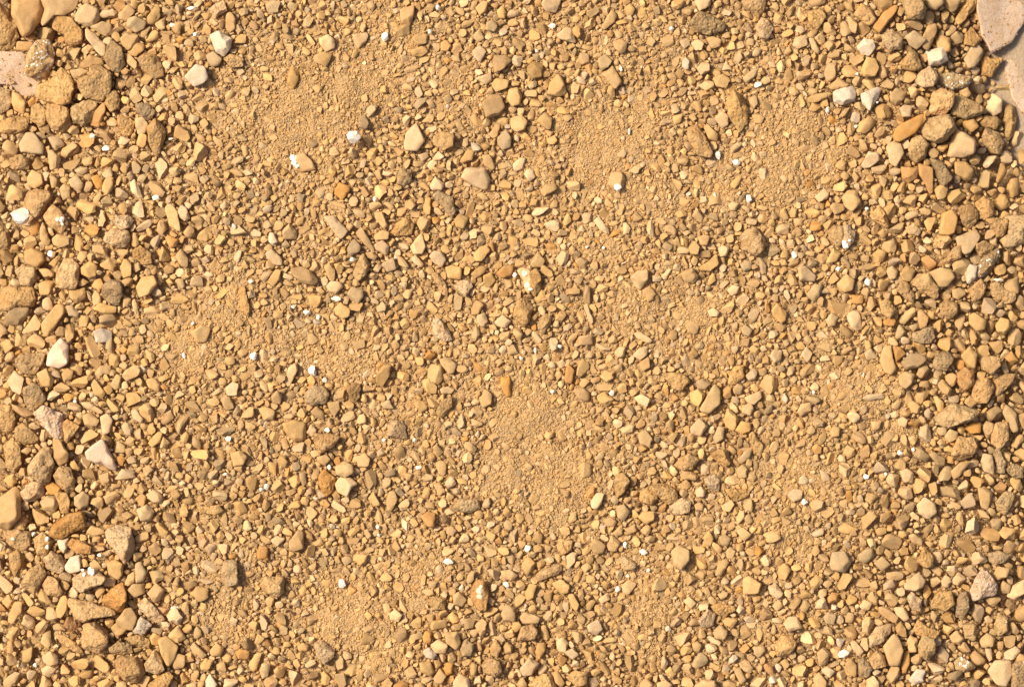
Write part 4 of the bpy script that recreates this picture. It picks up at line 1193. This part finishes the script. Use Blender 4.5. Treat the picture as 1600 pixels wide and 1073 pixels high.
def size_word(s, i):
    if any(w in s['look'] for w in ('large', 'big', 'small', 'long', 'huge', 'wide', 'broad', 'tall', 'massive')): return s['look']
    return ("large " if i < 60 else "mid-sized " if i < 180 else "small ") + s['look']

# ---------------------------------------------------------------- the 300 largest stones, each a thing of its own
GROUP = "loose stones of the gravel bed"
rs = np.random.default_rng(11)
for i, s in enumerate(SINGLE):
    level = 4 if i < 40 else 3
    p, f = stone_shape(s, level, rs)
    z = seat(s); s['z'] = z
    cx, cy = s['cen']
    w = world(p + np.array([cx, cy, z])); f = f[:, ::-1]
    org = world(np.array([[cx, cy, z]]))[0]
    me = make_mesh("stone", w - org, f, MAT[s['tex']], sharp=30)
    o = link("stone", me, label=labelled(size_word(s, i), s['cen'], "stone", s), category="stone", group=GROUP)
    o.location = org; o.color = (*vary(COL[s['col']], rs), 1)
    s['obj'] = o; s['org'] = org; s['top'] = w

def find(mark): return next(s for s in SINGLE if s['mark'] == mark)

def surface_bits(s, name, spots, colour, mat, r, spread=0.0):
    """small crystals sitting in the upper face of a stone: one part"""
    top = s['top']; V, F = [], []; base = 0
    for (px, py, rad) in spots:
        x, y = (px - 800) * S, (536.5 - py) * S
        near = top[np.hypot(top[:, 0] - x, top[:, 1] - y) < 4.5 * S]
        if not len(near): continue
        zt = near[:, 2].max()
        v, f = ICO[1]; vv = v * (1 + 0.28 * noise3(v * 1.9 + r.uniform(0, 50, 3), 4))[:, None]
        for _ in range(4):
            n = r.normal(size=3); n /= np.linalg.norm(n); dd = vv @ n - 0.72; vv = vv - np.maximum(dd, 0)[:, None] * n
        vv = vv * np.array([rad, rad * r.uniform(0.7, 1.2), rad * 0.62]) * S
        V.append(vv + np.array([x, y, zt - 0.15 * rad * S]) - s['org']); F.append(f + base); base += len(v)
    if not V: return None
    me = make_mesh(name, np.vstack(V), np.vstack(F), mat, sharp=20)
    o = link(name, me, parent=s['obj']); o.color = (*colour, 1)
    return o

rb = np.random.default_rng(5)
def scatter(s, n, rad, frac=0.6):
    cx, cy = s['cen']; out = []
    for _ in range(n * 4):
        th = rb.uniform(0, 2 * math.pi); R = radial(s['P'], s['cen'], np.array([th]))[0] * frac * math.sqrt(rb.uniform(0, 1))
        out.append((cx + R * math.cos(th), cy + R * math.sin(th), rad * rb.uniform(0.5, 1.3)))
        if len(out) >= n: break
    return out
for s in SINGLE:
    if s['tex'] == 'm':
        o = surface_bits(s, "crystals", scatter(s, 8, 1.0), (0.66, 0.56, 0.40), CHIP_MAT, rb)
        if o: o["kind"] = "stuff"
for mark, spots, colour in (
        ("the half-buried round stone with a white side", [(458, 247, 5), (461, 254, 6), (465, 260, 4)], (0.9, 0.86, 0.74)),
        ("the cream domed stone with a white tip", [(273, 948, 5), (279, 951, 4)], (0.9, 0.88, 0.8)),
        ("the ochre trapezoid with a white speck", [(91, 343, 3.5), (98, 350, 2.5)], (0.9, 0.87, 0.78)),
        ("the broad dusty stone with a white spot", [(19, 842, 4)], (0.85, 0.76, 0.6)),
        ("the pink-grey lobed stone", [(1318, 379, 4), (1321, 384, 5), (1326, 376, 3)], (0.9, 0.86, 0.78)),
        ("the glassy-ended stone", [(965, 293, 6)], (0.92, 0.85, 0.68)),
        ("the large crystal-topped stone", [(141, 889, 4), (145, 894, 4), (132, 897, 3), (129, 890, 3)], (0.9, 0.88, 0.8)),
        ("the orange stone with a pale core", [(750, 922, 6), (749, 930, 6), (752, 915, 4)], (0.80, 0.66, 0.45)),
        ("the glassy golden-white stone", [(820, 428, 5), (824, 445, 5), (829, 452, 4)], (0.9, 0.82, 0.6))):
    try: s = find(mark)
    except StopIteration: continue
    surface_bits(s, "white_crystal" if 'core' not in mark else "pale_core", spots, colour, MAT['q'], rb)

# ---------------------------------------------------------------- white mineral chips, each a thing of its own
rc = np.random.default_rng(23)
for ln in CHIPS.strip().splitlines():
    nums, look = ln.split('|'); px, py, wx, wy = [float(q) for q in nums.split(',')]
    v, f = ICO[2]; v = v * (1 + 0.25 * noise3(v * 1.7 + rc.uniform(0, 80, 3), 9))[:, None]
    for _ in range(7):
        n = rc.normal(size=3); n /= np.linalg.norm(n); dd = v @ n - rc.uniform(0.55, 0.8); v = v - np.maximum(dd, 0)[:, None] * n
    v = v * (1 + 0.10 * noise3(v * 5 + rc.uniform(0, 80, 3), 8))[:, None]
    a_, b_ = wx * 0.8, wy * 0.8; h_ = min(a_, b_) * 0.7
    z = at(LEVEL, px, py) + h_ * 0.5 + 2.4 + (12 if wx > 13 else 0)
    for s in SINGLE:                                    # a chip that lies on a stone rests on its top
        if math.hypot(*(s['cen'] - (px, py))) < math.sqrt(s['area'] / math.pi) * 0.8:
            X, Y = (px - 800) * S, (536.5 - py) * S
            near = s['top'][np.hypot(s['top'][:, 0] - X, s['top'][:, 1] - Y) < 5 * S]
            if len(near): z = max(z, near[:, 2].max() / S + h_ * 0.35)
    w = world(v * np.array([a_, b_, h_]) + np.array([px, py, z])); org = world(np.array([[px, py, z]]))[0]
    o = link("white_chip", make_mesh("white_chip", w - org, f[:, ::-1], CHIP_MAT, sharp=24),
             label=labelled(look, np.array([px, py]), "chip"), category="mineral chip", group="white mineral chips")
    o.location = org; o.color = (0.82, 0.72, 0.55, 1)
    if wx < 25: 
        yy, xx = int(py) - Y0, int(px) - X0; R = int(max(a_, b_)) + 3
        sl = (slice(yy - R, yy + R + 1), slice(xx - R, xx + R + 1))
        DIST[sl] = np.minimum(DIST[sl], np.hypot(GX[sl] - px, GY[sl] - py) - (a_ + b_) / 2)

# ---------------------------------------------------------------- the gravel between them
PAL = [('t', .47), ('y', .20), ('c', .09), ('g', .10), ('p', .075), ('o', .016), ('b', .035), ('d', .010), ('w', .004)]
PK = [k for k, _ in PAL]; PW = np.array([w for _, w in PAL]); PW /= PW.sum()

def variants(level, count, seed, smooth=0.5):
    r = np.random.default_rng(seed); v0, f = ICO[level]; out = []
    for k in range(count):
        v = v0.copy(); q, _ = np.linalg.qr(r.normal(size=(3, 3))); v = v @ q
        ff = f if np.linalg.det(q) > 0 else f[:, ::-1]
        ne = r.uniform(2.2, 4.5); m = (np.abs(v) ** ne).sum(1) ** (-1 / ne); v = v * m[:, None]
        for _ in range(int(r.integers(7, 13))):
            n = r.normal(size=3); n /= np.linalg.norm(n); d = v @ n - r.uniform(0.42, 0.95); v = v - np.maximum(d, 0)[:, None] * n
        v = v * (1 + 0.17 * noise3(v * 1.3 + k * 7.7, seed) + 0.09 * noise3(v * 3.1 + k, seed + 1))[:, None]
        v -= (v.max(0) + v.min(0)) / 2; v /= np.hypot(v[:, 0], v[:, 1]).max()
        out.append((v, ff))
    return out

def build_many(name, items, level, mat, seed, **props):
    """items: rows x, y, z, rx, ry, rz, spin, tilt_x, tilt_y, cr, cg, cb -> ONE mesh"""
    it = np.array(items); r = np.random.default_rng(seed)
    vs = variants(level, 24 if 1 < level < 5 else 32, seed); nv, nf = len(vs[0][0]), len(vs[0][1])
    pick = r.integers(0, len(vs), len(it)); V = np.empty((len(it), nv, 3)); F = np.empty((len(it), nf, 3), dtype=np.int64)
    for k, (v, f) in enumerate(vs):
        sel = np.nonzero(pick == k)[0]
        if not len(sel): continue
        a = it[sel]; p = v[None] * a[:, None, 3:6]
        ct, st_ = np.cos(a[:, 7])[:, None], np.sin(a[:, 7])[:, None]
        y = p[..., 1] * ct - p[..., 2] * st_; z = p[..., 1] * st_ + p[..., 2] * ct; x = p[..., 0]
        ct, st_ = np.cos(a[:, 8])[:, None], np.sin(a[:, 8])[:, None]
        x, z = x * ct + z * st_, -x * st_ + z * ct
        ct, st_ = np.cos(a[:, 6])[:, None], np.sin(a[:, 6])[:, None]
        x, y = x * ct - y * st_, x * st_ + y * ct
        V[sel] = np.stack([x + a[:, 0:1], y + a[:, 1:2], z + a[:, 2:3]], -1)
        F[sel] = f[None, :, ::-1] + (sel * nv)[:, None, None]
    W = world(V.reshape(-1, 3)); T = np.repeat(it[:, 9:12], nv, 0)
    if mat is None: return W, F.reshape(-1, 3), T
    me = make_mesh(name, W, F.reshape(-1, 3), mat, tint=T, sharp=26)
    return link(name, me, **props)

rp = np.random.default_rng(3)
def tint_at(x, y, fine):
    c = vary(COL[PK[rp.choice(len(PK), p=PW)]], rp, 0.15)
    return c if rp.random() > 0.5 * fine else vary(COL['t'], rp, 0.08) * 1.05

big_items, mid_items, small_items = [], [], []
def add_pebble(x, y, z, r, asp, spin, tint, flat=None):
    a_, b_ = r * math.sqrt(asp), r / math.sqrt(asp)
    row = (x, y, z, a_ * 1.07, b_ * 1.07, (flat or rp.uniform(0.5, 0.95)) * b_, spin, rp.normal(0, .3), rp.normal(0, .3), *tint)
    (big_items if r > 8.6 else mid_items if r > 4.7 else small_items).append(row)

# lower layer, seen only down the gaps
tries = 15500
xs = rp.uniform(X0 + 40, X0 + GW - 40, tries); ys = rp.uniform(Y0 + 40, Y0 + GH - 40, tries)
for x, y in zip(xs, ys):
    e = at(EDGE, x, y); fine = at(FINE, x, y)
    if rp.random() < 0.25 + 0.7 * fine - 0.2 * e: continue
    if at(DIST, x, y) < -5 or (at(BARE, x, y) and rp.random() > 0.05): continue
    m = at(MED, x, y); r = m * math.exp(rp.normal(0, .3)) * 0.95
    r = min(r, 11.5)
    add_pebble(x, y, at(SAND, x, y) + 0.35 * r - 1.0, min(r, 7.3), rp.uniform(1, 1.6), rp.uniform(0, 6.28), tint_at(x, y, fine) * 0.95)

# upper layer, packed from the largest to the smallest
AREA = (GW - 80) * (GH - 80)
radii = np.array([15, 12.8, 11, 9.6, 8.4, 7.4, 6.5, 5.8, 5.1, 4.5, 4.0, 3.5, 3.1, 2.7])
for k, r0 in enumerate(radii):
    tries = int(AREA / (math.pi * r0 * r0) * 2.3)
    xs = rp.uniform(X0 + 40, X0 + GW - 40, tries); ys = rp.uniform(Y0 + 40, Y0 + GH - 40, tries)
    ix = np.round(xs).astype(int) - X0; iy = np.round(ys).astype(int) - Y0
    m = MED[iy, ix]; sig = 0.46
    wgt = np.exp(-np.maximum(0, (np.log(r0) - np.log(m * 1.10)) / sig) ** 2 / 2 * 1.7) * (0.55 if r0 > 8 else 0.85 if r0 > 5 else 1.0)
    wgt = wgt * (1 - np.clip(FINE[iy, ix] * 1.2, 0, 1) * (0.75 if r0 < 5 else 0.55))
    wgt = np.where(BARE[iy, ix], 0.02, wgt)
    keep = rp.random(tries) < wgt; tight = 0.62
    for x, y, jx, jy in zip(xs[keep], ys[keep], ix[keep], iy[keep]):
        r = r0 * rp.uniform(0.93, 1.07); asp = min(2.3, 1 + abs(rp.normal(0, .5))); spin = rp.uniform(0, 6.28)
        a_, b_ = r * math.sqrt(asp), r / math.sqrt(asp); cs, sn = math.cos(spin), math.sin(spin); o_ = a_ - b_
        if DIST[jy, jx] < b_ * tight: continue
        if o_ > 0.8 and (at(DIST, x + cs * o_, y + sn * o_) < b_ * (tight - 0.06) or at(DIST, x - cs * o_, y - sn * o_) < b_ * (tight - 0.06)): continue
        R = int(a_) + 18
        y0, y1, x0, x1 = max(jy - R, 0), min(jy + R, GH), max(jx - R, 0), min(jx + R, GW)
        X, Y = GX[y0:y1, x0:x1] - x, GY[y0:y1, x0:x1] - y
        t = np.clip(X * cs + Y * sn, -o_, o_)
        DIST[y0:y1, x0:x1] = np.minimum(DIST[y0:y1, x0:x1], np.hypot(X - t * cs, Y - t * sn) - b_)
        fine = FINE[jy, jx]
        z = LEVEL[jy, jx] + r * rp.uniform(-0.50, 0.35) - 0.12 * r - 1.6 * fine
        add_pebble(x, y, z, r, asp, spin, tint_at(x, y, fine))

# the surveyed stones past the 300 largest keep their own outlines inside the gravel
RV, RF, RT, base = [], [], [], 0
for s in REST:
    p, f = stone_shape(s, 2, rs)
    cx, cy = s['cen']; z = seat(s)
    RV.append(world(p + np.array([cx, cy, z]))); RF.append(f[:, ::-1] + base); base += len(p)
    c = vary(COL[s['col']], rs); RT.append(np.repeat(c[None], len(p), 0))

# sand grains
grains = []
ng = 560000
xs = rp.uniform(X0 + 60, X0 + GW - 60, ng); ys = rp.uniform(Y0 + 60, Y0 + GH - 60, ng)
ix = np.round(xs).astype(int) - X0; iy = np.round(ys).astype(int) - Y0
dd, fi = DIST[iy, ix], FINE[iy, ix]
inside = (xs > -40) & (xs < 1640) & (ys > -40) & (ys < 1113)
keep = (dd > 0.1 - 2.2 * fi) & (rp.random(ng) < 0.42 + 0.5 * fi) & (inside | (rp.random(ng) < 0.25)) & (~BARE[iy, ix] | (rp.random(ng) < 0.12))
for x, y, d_, f_, jx, jy in zip(xs[keep], ys[keep], dd[keep], fi[keep], ix[keep], iy[keep]):
    r = rp.uniform(1.0, 1.9) * (1 + 0.5 * (rp.random() < 0.12))
    zs = SAND[jy, jx] * 0.6 + LEVEL[jy, jx] * 0.4 + RIPPLE[jy, jx] * f_
    c = vary(np.array(COL['t']) * 1.18 if rp.random() < .75 else COL[PK[rp.choice(len(PK), p=PW)]], rp, .12)
    grains.append((x, y, zs + rp.uniform(-1.0, 0.9), r * rp.uniform(.9, 1.3), r, r * .8, rp.uniform(0, 6.28), rp.normal(0, .4), rp.normal(0, .4), *c))


for s in SINGLE:                                        # grit that has rolled onto the flat slabs
    if s['tex'] == 'f':
        up = s['top'][s['top'][:, 2] > np.percentile(s['top'][:, 2], 55)]
        for q in up[rp.integers(0, len(up), 90)]:
            k = CAM_H / (CAM_H - q[2]); r = rp.uniform(0.8, 2.0) * (1.8 if rp.random() < 0.1 else 1)
            grains.append((q[0] * k / S + 800 + rp.normal(0, 1), 536.5 - q[1] * k / S + rp.normal(0, 1), q[2] / S + 0.3 * r, r * 1.2, r, r * .8, rp.uniform(0, 6.28), 0, 0, *vary(COL['t'], rp, .12)))

lots = [(np.vstack(RV), np.vstack(RF), np.vstack(RT))]
for items, level, seed in ((big_items, 2, 41), (mid_items, 1, 42), (small_items, 6, 44)):
    lots.append(build_many("gravel", items, level, None, seed))
start = np.cumsum([0] + [len(v) for v, _, _ in lots])
link("gravel", make_mesh("gravel", np.vstack([v for v, _, _ in lots]), np.vstack([f + k for (_, f, _), k in zip(lots, start)]),
                         GRAVEL_MAT, tint=np.vstack([t for _, _, t in lots]), sharp=28),
     kind="stuff", label="tan and ochre pebbles and grit packed between the larger stones", category="gravel")
build_many("sand", grains, 5, GRAIN_MAT, 43, kind="stuff", label="loose golden sand grains in the gaps and soft patches", category="sand")
